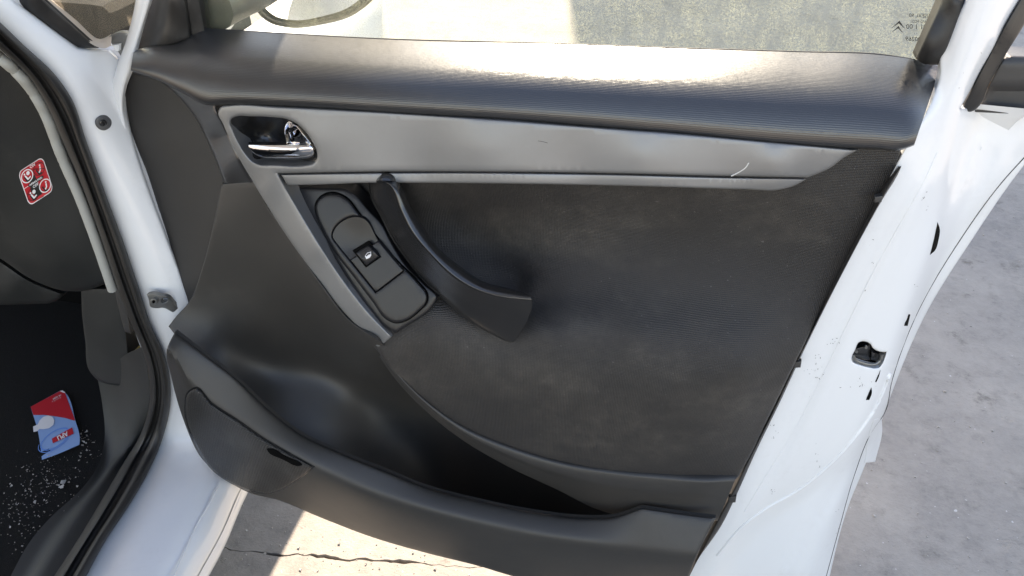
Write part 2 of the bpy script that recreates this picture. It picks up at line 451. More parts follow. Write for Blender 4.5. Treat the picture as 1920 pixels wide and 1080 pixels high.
# ================================================================== ground
def slab(name, poly, mat_):
    me_v = [(x, y, 0) for x, y in poly] + [(x, y, -.03) for x, y in poly]; n = len(poly)
    F = [tuple(range(n))] + [(i, n+i, n+(i+1) % n, (i+1) % n) for i in range(n)]
    a = sum(poly[i][0]*poly[(i+1) % n][1] - poly[(i+1) % n][0]*poly[i][1] for i in range(n))
    if a < 0: F = [tuple(reversed(f)) for f in F]
    return link(name, me_v, F, mat_, None, smooth=False)
g = box('ground', (-120, -120, -.32), (120, 120, -.02), M_dirt); g['kind'] = 'structure'
ck = [(330, 1008), (410, 1020), (430, 1023), (500, 1031), (560, 1033), (640, 1045), (700, 1048), (770, 1048), (830, 1055), (900, 1062), (1000, 1072), (1200, 1090)]
ckp = at_z([c[0] for c in ck], [c[1] for c in ck], 0)[:, :2]
xs = np.linspace(-60, 60, 40); xs = np.sort(np.concatenate([xs[(xs < -1) | (xs > .5)], np.linspace(-1, .5, 420)]))
base = np.interp(xs, ckp[:, 0], ckp[:, 1])
inn = (xs > -1) & (xs < .5)
def fract(amp, n0):
    o = np.zeros(len(xs))
    for k in range(4): o += np.interp(xs, np.linspace(-1, .5, n0*2**k), rng.normal(0, amp/1.7**k, n0*2**k))
    return o*inn
wob = fract(.006, 14); wd_ = np.clip(.0035 + fract(.0025, 20), .0008, .012)
up = base + wob + wd_; dn = base + wob - wd_*.6 - np.clip(fract(.0015, 60), 0, 1)
sa = slab('slab', [(x, y) for x, y in zip(xs, up)] + [(60, 90), (-60, 90)], M_conc)
sb = slab('slab', [(x, y) for x, y in zip(xs, dn)][::-1] + [(-60, -60), (60, -60)], M_conc)
for o in (sa, sb): o.parent = g

gv, gf = [], []
for _ in range(260):
    px, py = (rng.uniform(1600, 1920), rng.uniform(330, 1080)) if rng.random() < .6 else (rng.uniform(420, 950), rng.uniform(940, 1080))
    c = at_z(px, py, 0)[0]; s0 = .0011*rng.lognormal(0, .5); b = len(gv)
    for k in range(8): gv.append(c + np.array([(k & 1)*2-1, ((k >> 1) & 1)*2-1, (k >> 2)*1.6-.1])*s0*rng.uniform(.5, 1.2, 3))
    gf += [tuple(b+i for i in f) for f in ((0, 1, 3, 2), (4, 6, 7, 5), (0, 4, 5, 1), (1, 5, 7, 3), (3, 7, 6, 2), (2, 6, 4, 0))]
gr_ = link('grit', gv, gf, mat('grit', (.33, .31, .28), .9), None, smooth=False); gr_['kind'] = 'stuff'
gr_['label'] = 'fine loose grit on the concrete around the open door'; gr_['category'] = 'grit'

# unseen tall block added beyond the door to shade the ground on the right
bld = empty('shade_block', (0.3, 8, 0), 'unseen light rendered block added beyond the car to shade the ground', 'shade_block')
T = math.tan(SUN_EL); BY = 9.0; KX = math.tan(-SUN_AZ); CA = math.cos(SUN_AZ)
def shade_x(x, y): return x - (BY - y)*KX                               # where a wall edge stands so that its shadow falls at (x, y)
def shade_h(y, y0): return (y0 - y)/CA*T                                # how tall it is so that the shadow reaches y
wl, wr, tl = shade_x(-.66, 3.4), shade_x(1.2, 2.0), shade_x(.32, .1)
box('shade_wall', (wl, BY, 0), (wr, BY+6, shade_h(1.3, BY)), M_wall, bld)
box('shade_tower', (tl, BY+.1, 0), (wr-.01, BY+5, shade_h(-4.0, BY+.1)), M_wall, bld)
box('shade_cap', (wl-.04, BY-.06, shade_h(1.3, BY)+.003), (tl-.005, BY+6, shade_h(1.3, BY)+.12), M_wall, bld)

# ================================================================== car door
door = empty('car_door', (-.72, 0.02, .25), 'open white front passenger door seen from inside, black and silver trim', 'car door')

# --- outer skin and bottom (white)
sk = []
for z, yy in ((.32, .10), (.35, .12), (.45, .14), (.65, .15), (.85, .135), (.97, .095), (1.0, .06)):
    xr = np.interp(z, [.2, .5, .9, 1.0], [.36, .385, .41, .42])
    sk.append([(x, yy - .035*(x+.16)**2, z) for x in np.linspace(-.74, xr-.03, 12)])
loft('outer_skin', sk, M_white, door, n=30, sub=4, raw=True)
for o in (bpy.data.objects['outer_skin'],): pass

# --- jamb: edge of the door with latch
jrows = [
    [(1806, -20, .012), (1762, 112, .008), (1752, 172, .0), (1733, 215, -.012), (1700, 272, -.028), (1668, 330, -.030), (1605, 450, -.030), (1530, 590, -.030), (1465, 730, -.030), (1395, 880, -.030), (1325, 1010, -.030), (1265, 1120, -.030)],
    [(1838, -20, -.004), (1800, 80, -.004), (1780, 150, -.004), (1755, 230, -.010), (1735, 290, -.016), (1712, 345, -.022), (1652, 450, -.024), (1582, 574, -.025), (1512, 720, -.026), (1442, 870, -.027), (1378, 985, -.028), (1300, 1090, -.029)],
    [(1848, -20, -.004), (1811, 80, -.004), (1790, 150, -.004), (1765, 230, -.006), (1745, 290, -.006), (1723, 345, -.012), (1664, 450, -.014), (1595, 574, -.015), (1527, 720, -.016), (1456, 866, -.018), (1388, 982, -.022), (1309, 1089, -.026)],
    [(1858, -20, -.006), (1822, 80, -.006), (1800, 150, -.006), (1775, 230, -.006), (1756, 290, -.008), (1735, 345, -.016), (1677, 450, -.018), (1610, 574, -.019), (1545, 720, -.020), (1472, 862, -.021), (1398, 978, -.023), (1318, 1088, -.027)],
    [(1878, -20, .0), (1843, 80, .0), (1815, 150, .002), (1785, 240, .006), (1766, 320, .008), (1745, 400, .010), (1715, 500, .010), (1675, 600, .009), (1618, 730, .006), (1545, 845, .0), (1452, 935, -.010), (1380, 1005, -.019), (1326, 1088, -.024)],
    [(1896, -20, .018), (1858, 80, .018), (1824, 150, .018), (1796, 240, .016), (1776, 320, .018), (1755, 420, .020), (1728, 510, .020), (1695, 600, .018), (1648, 725, .014), (1598, 818, .010), (1520, 902, .003), (1440, 957, -.006), (1385, 1012, -.014), (1336, 1088, -.020)],
    [(1905, -20, .030), (1868, 75, .030), (1830, 150, .032), (1806, 240, .046), (1790, 320, .050), (1768, 430, .050), (1740, 515, .048), (1706, 608, .044), (1658, 738, .036), (1608, 832, .028), (1530, 918, .018), (1450, 975, .006), (1395, 1030, -.003), (1350, 1090, -.010)],
    [(1914, -20, .04), (1876, 75, .04), (1840, 165, .05), (1890, 245, .088), (1868, 320, .088), (1790, 440, .084), (1748, 520, .08), (1708, 620, .074), (1652, 760, .064), (1608, 862, .056), (1580, 935, .05), (1550, 1010, .044), (1520, 1090, .038)],
    [(1920, -20, .045), (1882, 75, .045), (1850, 170, .06), (1925, 250, .104), (1895, 320, .104), (1804, 446, .10), (1758, 520, .097), (1712, 606, .094), (1656, 775, .088), (1604, 885, .083), (1575, 985, .078), (1548, 1085, .074)],
    [(1926, -20, .05), (1890, 75, .05), (1860, 175, .07), (1960, 262, .112), (1920, 312, .111), (1823, 450, .108), (1780, 515, .106), (1735, 592, .104), (1672, 737, .1), (1617, 885, .094), (1594, 940, .09), (1556, 1080, .085)]]
jd0 = rowdepth(jrows, 3.5, 110, 6)
def jd(x, y):                                                                  # the shoulder below the outer moulding is a plain face
    x = np.asarray(x, float); y = np.asarray(y, float)
    w_ = np.clip((x - 1805 - (y-205)*.1)/45, 0, 1)*np.clip((300 - y)/50, 0, 1)*np.clip((y - 195)/8, 0, 1); w_ = w_*w_*(3-2*w_)
    return jd0(x, y)*(1-w_) + (.082 + (x-1830)*.0002)*w_
latch_hole = [(1612, 641), (1616, 640), (1632, 645), (1636, 652), (1643, 657), (1653, 660), (1662, 660, 1), (1659, 669), (1653, 683), (1647, 689), (1640, 690), (1627, 688), (1610, 683), (1598, 677), (1597, 671), (1603, 657)]
jamb_out = [(1822, -20, 1), (1808, 5), (1762, 112), (1762, 140), (1752, 172), (1733, 215), (1700, 272), (1668, 330), (1605, 450), (1530, 590), (1465, 730), (1395, 880), (1325, 1010), (1265, 1120, 1),
            (1548, 1120, 1), (1556, 1080), (1594, 940), (1617, 885), (1649, 800), (1672, 737), (1734, 592), (1822, 450), (1920, 310), (1960, 262, 1), (1960, 200, 1), (1800, 204, 1), (1912, 2), (1924, -20, 1)]
jamb = sheet('door_jamb', jamb_out, jd, M_white, door, step=6, ostep=7, r=4, drop=.004, skirt=.012, holes=[latch_hole])
# the folded hem of the skin along the rear edge
hem = [(1935, 280), (1880, 340), (1804, 444), (1711, 606), (1672, 715), (1658, 776), (1640, 800), (1602, 890), (1575, 985), (1548, 1085)]
hm = resample(catmull(np.array(hem, float), 8), n=70)
H3 = at_y(hm[:, 0], hm[:, 1], jd(hm[:, 0], hm[:, 1]) - .0003)
tube('hem_seam', H3, .0007, M_strip, door, seg=6, n=90)
sheet('edge_guard', [(1641, 866, 1), (1621, 868, 1), (1634, 800), (1641, 786), (1652, 786), (1654, 798)], jd, M_white, door, step=8, ostep=4, r=3, drop=.002, bias=-.003, skirt=.012)
fl = resample(catmull(np.array([(1757, 285), (1742, 320), (1700, 398), (1640, 505), (1590, 606), (1540, 708), (1490, 805), (1440, 885), (1395, 960)], float), 8), n=60)
tube('flange_seam', at_y(fl[:, 0], fl[:, 1], jd(fl[:, 0], fl[:, 1]) + .0006), .0011, M_white, door, seg=8, n=70)
pb = resample(catmull(np.array([(1668, 700), (1640, 765), (1600, 822), (1550, 875), (1493, 920), (1440, 950), (1392, 985), (1345, 1040)], float), 8), n=60)
tube('pressed_bead', at_y(pb[:, 0], pb[:, 1], jd(pb[:, 0], pb[:, 1]) + .0012), .0034, M_white, door, seg=10, n=70)
# latch in its opening
latch = sheet('latch', [(1590, 632, 1), (1675, 640, 1), (1668, 698, 1), (1588, 692, 1)], lambda x, y: jd(x, y), M_dark, door, step=12, bias=.03, skirt=.004)
sheet('latch_plate', [(1600, 655, 1), (1632, 646, 1), (1632, 676, 1), (1600, 672, 1)], jd, M_gloss, latch, step=8, ostep=5, r=2, drop=.002, bias=.018, skirt=.01)
sheet('latch_claw', [(1634, 660, 1), (1652, 664, 1), (1650, 678, 1), (1633, 674, 1)], jd, M_gloss, latch, step=8, ostep=5, r=2, drop=.002, bias=.012, skirt=.01)
for (x, y) in ((1606, 660), (1624, 652)):
    sheet('latch_screw', [(x + 3*math.cos(a_), y + 2.6*math.sin(a_)) for a_ in np.arange(8)*math.pi/4], jd, M_steel, latch, step=4, ostep=2, bias=.0165, skirt=.003)
lip = [(1600, 668), (1603, 674), (1616, 680), (1632, 683), (1642, 682), (1650, 676), (1654, 664)]
lp = np.array(lip, float); tube('latch_frame', at_y(lp[:, 0], lp[:, 1], jd(lp[:, 0], lp[:, 1]) + .004), .0022, M_steel, latch, seg=8, n=30)
# slots and plugs in the edge as thin black sheets, hole shade in their colour
for pts in ([(1758, 417, 1), (1762, 428), (1760, 449), (1753, 470), (1744, 478, 1), (1751, 450)], [(1704, 589, 1), (1707, 590, 1), (1702, 611, 1), (1695, 611, 1)],
            [(1651, 694, 1), (1648, 706), (1643, 717, 1), (1641, 716, 1)], [(1634, 727, 1), (1635, 736), (1630, 750, 1), (1624, 750, 1), (1629, 737)]):
    sheet('drain_slot', pts, jd, M_dark, door, step=6, ostep=3, bias=-.0008, skirt=.003)
# paint chips knocked into the edge
cv, cf = [], []
def chip(px, py, s, fn):
    n = rng.integers(4, 7); a0 = rng.uniform(0, 6.28); th = rng.normal(2.4, .7); ca, sa_ = math.cos(th), math.sin(th)
    ex = rng.uniform(1.5, 5); b = len(cv); P = []
    for k in range(n):
        q = a0 + 2*math.pi*k/n; rr = s*rng.uniform(.55, 1.2)
        x, y = rr*ex*math.cos(q), rr*math.sin(q); P.append((px + ca*x - sa_*y, py + sa_*x + ca*y))
    P = np.array(P); cv.extend(at_y(P[:, 0], P[:, 1], fn(P[:, 0], P[:, 1]) - .0006)); cf.append(tuple(range(b, b+n)))
for (x, y, sx, sy, k) in ((1535, 690, 22, 28, 24), (1560, 640, 15, 15, 7), (1615, 720, 20, 14, 12), (1450, 815, 12, 20, 8), (1450, 925, 6, 8, 5), (1535, 850, 8, 40, 6), (1735, 380, 5, 22, 7),
                          (1715, 540, 8, 8, 4), (1640, 860, 6, 30, 4), (1570, 960, 8, 40, 4), (1830, 130, 25, 40, 8), (1640, 480, 20, 60, 6)):
    for _ in range(k): chip(x + rng.normal(0, sx*.6), y + rng.normal(0, sy*.6), rng.uniform(.25, .6), jd)
ch = link('paint_chips', cv, orient(cv, cf), M_chip, door, smooth=False); ch['kind'] = 'stuff'

# --- window frame pieces
fd = tps([(1765, 0, .016), (1717, 110, .016), (1790, 0, .0), (1745, 100, .0), (1815, 0, .015), (1765, 118, .014)])
sheet('window_channel', [(1773, -20, 1), (1765, 0), (1717, 110, 1), (1728, 118), (1764, 122, 1), (1810, 0), (1818, -20, 1)], fd, M_rubber, door, step=9, r=5, drop=.004, skirt=.02)
pd = tps([(1912, 0, .05), (1800, 208, .05), (1890, 60, .045), (1840, 160, .045), (1930, 0, .06), (1831, 204, .058), (1886, 102, .06)])
sheet('pillar_cover', [(1924, -20, 1), (1912, 0), (1800, 208, 1), (1823, 209), (1832, 203), (1855, 157), (1886, 102), (1920, 47), (1955, -20, 1)], pd, M_rubber, door, step=9, r=4, drop=.006, skirt=.02, bias=-.012)
def bd(x, y):
    y = np.asarray(y, float); t = np.clip((y - 158)/12, 0, 1); return .094 + .008*t*t*(3-2*t) - .006*np.clip((y-104)/14, 0, 1)
sheet('belt_moulding', [(1880, 110, 1), (1889, 103, 1), (1970, 106, 1), (1970, 217, 1), (1823, 210, 1), (1831, 204), (1855, 157)], bd, M_strip, door, step=8, r=4, drop=.004, skirt=.03, bias=-.03)
sheet('moulding_clip', [(1847, 163, 1), (1858, 152), (1845, 178), (1833, 200), (1826, 201, 1), (1829, 186)], bd, M_rust, door, step=6, ostep=4, bias=-.036, skirt=.008)
loft('front_frame', [[(p[0]-1, p[1], .055) for p in ((262, -20), (257, 0), (237, 80), (221, 130), (212, 165), (213, 195), (222, 240), (250, 330), (290, 440), (328, 540), (352, 600))],
                     [(p[0], p[1], .014) for p in ((265, -20), (263, 0), (243, 80), (226, 130), (217, 165), (218, 195), (227, 240), (255, 330), (295, 440), (332, 540), (356, 600))],
                     [(p[0], p[1], .012) for p in ((285, -20), (280, 0), (256, 80), (242, 130), (231, 165), (228, 195), (234, 240), (262, 330), (302, 440), (338, 540), (362, 600))],
                     [(p[0], p[1], .02) for p in ((294, -20), (286, 0), (262, 80), (250, 130), (237, 165), (233, 195), (242, 240), (270, 330), (311, 440), (346, 540), (370, 600))]], M_white, door, n=70, sub=4)
sd = tps([(262, 80, .03), (285, 0, .03), (305, 66, .005), (315, 0, .0), (345, 58, .015), (345, -20, .012), (385, 52, .025), (372, 0, .022), (300, -20, .01)])
sheet('mirror_corner_trim', [(292, -25, 1), (284, 0), (256, 92, 1), (305, 88), (357, 72, 1), (350, 20), (343, -25, 1)], sd, M_black, door, step=10, r=3, drop=.003, skirt=.02)
sheet('window_guide', [(345, -25, 1), (351, 20), (358, 72, 1), (388, 70, 1), (378, 20), (370, -25, 1)], sd, M_rubber, door, step=8, r=4, drop=.005, skirt=.02, bias=.004)
glass = sheet('window_glass', [(345, -520, 1), (372, -60, 1), (386, 75, 1), (700, 120, 1), (1100, 130, 1), (1500, 140, 1), (1735, 150, 1), (1790, -60, 1), (1880, -520, 1)], .04, M_glass, door, step=60, ostep=60, skirt=0)
# maker's mark printed on the glass (seen from behind, so it reads mirrored)
def glass_px(poly, nm, b=-.0012):
    P = np.array(poly, float); V = at_y(P[:, 0], P[:, 1], .04 + b); return link(nm, V, orient(V, [tuple(range(len(P)))]), M_print, glass, smooth=False)
def gq(cx, cy): return (1640 + cx*.0729, 20 + cy*.0729)
for pts in ([(420, 462), (640, 255), (690, 330), (782, 470), (640, 345), (622, 325), (560, 368)], [(400, 590), (612, 395), (665, 480), (760, 605), (612, 465), (598, 455), (520, 500)]):
    V = [gq(*p) for p in pts]; V3 = at_y([v[0] for v in V], [v[1] for v in V], .0385)
    link('chevron_mark', V3, orient(V3, [(0, 1, 5, 6), (1, 2, 4, 5), (2, 3, 4)]), M_print, glass, smooth=False)
for txt, cx, cy, h in (('VNISEXL 90', 1225, 135, 100), ('V AS2 M231', 1170, 285, 75), ('I 01 1 00', 1120, 420, 130), ('2   . .', 1130, 560, 90), ('000269', 1030, 735, 120)):
    def mp(x, y, cx=cx, cy=cy):
        p = gq(cx, cy); return at_y(p[0] - x, p[1] - y - .03*x, np.full(len(x), .0385))
    text_mesh('glass_lettering', txt, h*.0729*1.35, M_print, mp, glass, bold=.0)

# --- belt cap with fine ridges (top ledge)
top = [(252, 84), (285, 68), (340, 62), (385, 53), (400, 54), (470, 59), (560, 65), (700, 73), (1045, 83), (1300, 92), (1500, 98), (1660, 104), (1725, 114), (1764, 126)]
bot = [(245, 132), (300, 152), (345, 175), (385, 196), (430, 196), (520, 199), (600, 203), (700, 209), (1045, 232), (1300, 254), (1500, 272), (1640, 280), (1690, 281), (1714, 272)]
TOP = resample(catmull(np.array(top, float), 10), n=120); BOT = resample(catmull(np.array(bot, float), 10), n=120)
prof = [(.0, .036), (.12, .010), (.27, -.015), (.43, -.036), (.58, -.050), (.75, -.060), (.9, -.065), (.97, -.064), (1.0, -.054), (1.0, -.035)]
rows = []
for t, Y in prof:
    P = TOP*(1-t) + BOT*t; xs_ = P[:, 0]
    k = np.clip((xs_ - 1690)/75, 0, 1)**2 * .045*min(1, t/.35) + np.clip((420 - xs_)/170, 0, 1)**1.6 * .03*(t > .02)
    back = np.minimum(Y + k, .034) if t < .99 else Y + k
    rows.append([(x, y, b) for (x, y), b in zip(P, back)])
loft('belt_cap', rows, M_ridge, door, n=150, sub=4, angle=70)
tail = [(243, 100, 1), (243, 128), (300, 153), (355, 205), (395, 280), (423, 350, 1), (478, 347, 1), (447, 290), (415, 222), (404, 200), (420, 190), (420, 175, 1), (350, 150), (290, 110)]
td = tps([(245, 130, .02), (300, 155, .014), (355, 207, .004), (397, 280, -.01), (423, 350, -.022), (478, 347, -.048), (447, 290, -.05), (410, 205, -.048), (262, 110, .018), (330, 140, -.004), (385, 190, -.022), (420, 255, -.024), (450, 340, -.034), (420, 178, -.045), (300, 115, -.0)])
sheet('belt_cap_tail', tail, td, M_ridge, door, step=9, r=5, drop=.006, skirt=.02)
swp = np.array([(390, 54), (700, 72), (1045, 82), (1300, 91), (1500, 97), (1660, 103), (1716, 112)], float)
tube('window_sweep', at_y(swp[:, 0], swp[:, 1], np.full(7, .036)), .0009, M_strip, door, seg=8, n=60)

# --- flank towards the hinge
kd = tps([(240, 130, .03), (228, 190, .035), (240, 250, .03), (270, 320, .025), (305, 440, .015), (345, 570, .0), (320, 600, .0), (300, 160, .018), (350, 210, .01), (395, 285, -.004), (423, 352, -.016), (408, 400, -.02), (390, 470, -.02), (370, 540, -.018), (300, 260, .008), (340, 360, .0), (350, 460, -.004)])
sheet('hinge_side_panel', [(240, 122, 1), (300, 145), (355, 197), (397, 272), (428, 345, 1), (428, 360, 1), (408, 420), (388, 500), (366, 560), (345, 600, 1), (322, 584, 1), (346, 560, 1), (305, 440), (268, 310), (240, 240), (231, 188), (236, 150)], kd, M_flank, door, step=11, r=4, drop=.004, skirt=.02)

# --- lower moulding with the hollow behind the pocket
r0_ = [(328, 622), (380, 662), (440, 708), (500, 765), (560, 812), (640, 850), (720, 882), (800, 914), (900, 940), (1000, 960), (1100, 971), (1150, 969), (1178, 961), (1203, 952), (1270, 962), (1342, 971)]
ld = tps([(423, 350, -.024), (478, 346, -.048), (410, 400, -.026), (390, 480, -.026), (365, 550, -.026), (330, 595, -.034), (350, 640, -.062), (450, 420, -.034), (520, 420, -.056), (600, 545, -.090), (660, 615, -.102), (700, 652, -.110),
          (450, 540, -.030), (420, 600, -.034), (500, 540, -.040), (450, 620, -.032), (520, 610, -.028), (580, 610, -.040), (640, 640, -.062), (400, 650, -.054), (450, 665, -.034), (500, 655, -.012), (560, 655, -.004), (615, 660, -.006), (660, 675, -.020),
          (480, 690, -.026), (540, 690, -.002), (600, 695, .012), (650, 705, .018), (700, 720, .02), (420, 690, -.066), (450, 710, -.058), (500, 720, -.034), (540, 725, -.022), (600, 730, -.006), (650, 735, .012), (700, 750, .035),
          (480, 745, -.072), (540, 780, -.062), (600, 780, -.040), (650, 780, -.012), (700, 790, .020), (750, 780, .045), (560, 815, -.078), (600, 830, -.072), (650, 830, -.045), (700, 840, -.010), (760, 850, .03), (660, 862, -.064), (700, 878, -.045), (750, 895, -.01),
          (800, 780, .055), (870, 815, .06), (960, 850, .06), (1060, 880, .055), (1150, 890, .045), (1250, 900, .02),
          (820, 880, .055), (880, 910, .060), (960, 940, .050), (1060, 955, .03), (1120, 965, .01), (1180, 960, .0), (1000, 985, .05), (820, 930, .045), (900, 965, .055)], 6e-3)
ld0 = ld
def ld(x, y):                                                                  # even out the curve of the moulding
    x = np.asarray(x, float); y = np.asarray(y, float)
    return np.mean([ld0(x + q*math.cos(a_), y + q*math.sin(a_)) for q in (7, 14, 22) for a_ in np.arange(6)*math.pi/3 + q], 0)
sheet('lower_moulding', [(415, 345, 1), (480, 340, 1), (500, 385), (540, 440), (600, 530), (660, 605), (712, 640, 1), (760, 680), (815, 730), (885, 780), (965, 820), (1060, 852), (1150, 870), (1250, 882), (1260, 890, 1), (1260, 968, 1), (1200, 968), (1100, 985), (1000, 975), (800, 930), (640, 866), (540, 812), (470, 752), (400, 692), (345, 648), (316, 612, 1), (328, 596), (352, 570), (380, 500), (398, 430)], ld, M_mould, door, step=10, ostep=8, r=2.5, drop=.002, skirt=.006)

# --- lip of the moulding under the fabric, widening into the rear end of the pocket
lt_ = [(714, 664), (746, 700), (800, 752), (870, 802), (960, 842), (1060, 872), (1150, 887), (1250, 897), (1340, 903), (1378, 901)]
lb_ = [(711, 668), (741, 710), (796, 768), (865, 823), (950, 873), (1045, 918), (1120, 955), (1190, 972), (1270, 972), (1346, 976)]
def mx(a, b, k): return [(x*(1-k)+u*k, y*(1-k)+v*k) for (x, y), (u, v) in zip(a, b)]
lY = [-.104, -.110, -.112, -.110, -.106, -.101, -.097, -.091, -.080, -.066]
lZ = [-.102, -.100, -.094, -.086, -.076, -.066, -.066, -.074, -.076, -.066]
def ly(P, Yv, o=0.): return [(x, y, q + o) for (x, y), q in zip(P, Yv)]
loft('moulding_lip', [ly(mx(lt_, lb_, -.25), lY, .02), ly(lt_, lY), ly(mx(lt_, lb_, .12), lY, -.002), ly(mx(lt_, lb_, .55), [(a_+b_)/2-.003 for a_, b_ in zip(lY, lZ)]), ly(mx(lt_, lb_, .94), lZ), ly(lb_, lZ, .004), ly(mx(lt_, lb_, .7), lZ, .05)], M_mould, door, n=90, sub=4, angle=70)

# --- pocket front with its rim
r0 = [(328, 622), (380, 662), (440, 708), (500, 765), (560, 812), (640, 850), (720, 882), (800, 914), (900, 940), (1000, 960), (1100, 971), (1150, 969), (1178, 961), (1203, 952), (1270, 962), (1342, 971)]
r2 = [(314, 652), (348, 704), (396, 750), (444, 781), (493, 815), (541, 844), (589, 868), (637, 892), (685, 914), (781, 945), (900, 976), (1000, 997), (1100, 1012), (1220, 1026), (1330, 1038)]
r5 = [(318, 690), (345, 790), (380, 862), (420, 897), (470, 925), (520, 937), (600, 970), (700, 1008), (800, 1037), (900, 1062), (960, 1080), (1100, 1108), (1280, 1125)]
A0, A2, A5 = [resample(catmull(np.array(q, float), 6), n=40) for q in (r0, r2, r5)]
def lv(P, Y): return [(x, y, Y) for x, y in P]
pdp = rowdepth([lv(A0 + (A0-A2)*.3, -.086), lv(A0, -.100), lv(A0*.5 + A2*.5, -.115), lv(A2, -.129), lv(A2*.9 + A5*.1, -.132), lv(A2*.6 + A5*.4, -.121), lv(A2*.25 + A5*.75, -.094), lv(A5, -.070), lv(A5*1.2 - A2*.2, -.055)], 9, 190, 5)
pdp0 = pdp
def pdp(x, y):
    t = np.clip((640 - np.asarray(x, float))/260, 0, 1); return pdp0(x, y) - .034*t*t*(3-2*t)
pk_out = [(328, 622, 1)] + r0[1:13] + [(1203, 952, 1), (1270, 962), (1342, 971, 1), (1310, 1035), (1275, 1125, 1), (1100, 1110), (960, 1080), (900, 1062), (800, 1037), (700, 1008), (600, 970), (520, 937), (470, 925), (420, 897), (380, 862), (345, 790), (322, 710), (313, 655)]
pocket = sheet('pocket_front', pk_out, pdp, M_mould, door, step=6, ostep=6, r=5, drop=.005, skirt=.006)
sheet('grille_gap', [(365, 726), (351.5, 734), (345.5, 762), (351.5, 801), (370, 840.5), (394, 878), (433.5, 907), (472.5, 922.5), (502.5, 927), (527.5, 919), (562, 898.5), (590, 876, 1), (542, 849), (494, 821), (445, 787), (397, 755.5)], pdp, M_gloss, door, step=9, ostep=6, bias=-.0011, skirt=.001)
B5 = A5[6:]; f3 = at_y(B5[:, 0], B5[:, 1], pdp(B5[:, 0], B5[:, 1]) + .004)
loft('pocket_floor', [f3, f3 + np.array([0, .05, .004]), f3 + np.array([0, .13, .03]), f3 + np.array([0, .15, .09])], M_mould, door, n=40, sub=3, raw=True)
grille = sheet('speaker_grille', [(366, 729), (354, 736), (348, 762), (354, 800), (372, 839), (396, 876), (435, 905), (473, 920), (502, 925), (526, 917), (560, 897), (587, 876, 1), (541, 851), (493, 823), (444, 789), (396, 758)], pdp, M_grille, door, step=8, ostep=5, r=5, drop=.004, bias=-.0036, skirt=.004)
sheet('grille_slot', [(500, 841.5), (505, 841), (540, 857.5), (565, 869.5), (567, 872), (563, 873.5), (530, 861.5), (502, 846)], pdp, M_dark, grille, step=6, ostep=3, r=1.5, drop=.0006, bias=-.0046, skirt=.002)  # black sheet laid on the grille; the slot's shade is its colour

# --- fabric insert
xd = tps([(760, 350, -.040), (900, 350, -.040), (1100, 352, -.040), (1300, 356, -.040), (1480, 350, -.040), (1610, 290, -.038), (1690, 290, -.030), (1000, 400, -.026), (1200, 410, -.026), (1400, 420, -.028), (1590, 430, -.032), (1640, 400, -.030),
          (840, 400, -.020), (860, 460, -.020), (920, 500, -.020), (980, 530, -.032), (1000, 480, -.024), (1150, 500, -.032), (1300, 510, -.034), (1450, 530, -.034), (1560, 540, -.033), (1100, 562, -.058), (1250, 570, -.058), (1400, 586, -.056), (1520, 598, -.044),
          (1010, 565, -.056), (990, 535, -.040), (1070, 618, -.092), (1200, 630, -.092), (1350, 645, -.088), (1485, 655, -.062), (1005, 612, -.090), (1100, 665, -.104), (1250, 680, -.104), (1400, 690, -.094), (1475, 695, -.064), (1000, 680, -.110),
          (720, 660, -.115), (760, 700, -.113), (860, 640, -.114), (820, 580, -.098), (760, 610, -.110), (900, 700, -.115), (960, 800, -.106), (880, 790, -.108), (1100, 780, -.108), (1250, 780, -.104), (1400, 790, -.070), (1430, 800, -.052),
          (1060, 868, -.096), (1200, 870, -.092), (1300, 880, -.080), (1375, 900, -.058), (1150, 840, -.100), (1300, 830, -.090), (730, 500, -.05), (700, 400, -.02), (640, 352, .0), (600, 450, -.03), (680, 560, -.072)], 1e-4)
ins = [(540, 340, 1), (800, 335), (1100, 335), (1400, 340), (1500, 330), (1560, 296), (1600, 268, 1), (1692, 270, 1), (1680, 318), (1635, 402), (1560, 545), (1495, 672), (1440, 785), (1400, 866), (1378, 900), (1366, 906, 1), (1250, 901), (1150, 891), (1060, 876), (960, 846), (870, 806), (800, 756), (742, 702), (708, 658, 1), (660, 600), (600, 520), (560, 420)]
sheet('fabric_insert', ins, xd, M_fabric, door, step=10, ostep=8, r=4, drop=.004, skirt=.02)
# dark strip closing the panel against the jamb
st_l = [(1690, 312), (1676, 330), (1635, 404), (1560, 548), (1495, 676), (1440, 790), (1400, 868), (1372, 925), (1340, 985), (1295, 1075), (1270, 1125)]
st_r = [(1689, 313), (1685, 322), (1655, 372), (1578, 514), (1510, 650), (1460, 757), (1415, 850), (1380, 928), (1352, 985), (1306, 1052), (1285, 1090)]
loft('edge_strip', [[(x-6, y, -.030) for x, y in st_l], [(x, y, -.045) for x, y in st_l], [((x+u)/2, (y+v)/2, -.047) for (x, y), (u, v) in zip(st_l, st_r)], [(x, y, -.043) for x, y in st_r], [(x+1, y, -.03) for x, y in st_r]], M_strip, door, n=80, sub=3)
for (x, y) in ((1648, 372), (1496, 682), (1374, 935)):
    sheet('strip_clip', [(x-8, y-3, 1), (x+7, y-5, 1), (x+5, y+7, 1), (x-9, y+8, 1)], -.0485, M_strip, door, step=6, ostep=4, r=2, drop=.001, skirt=.006)

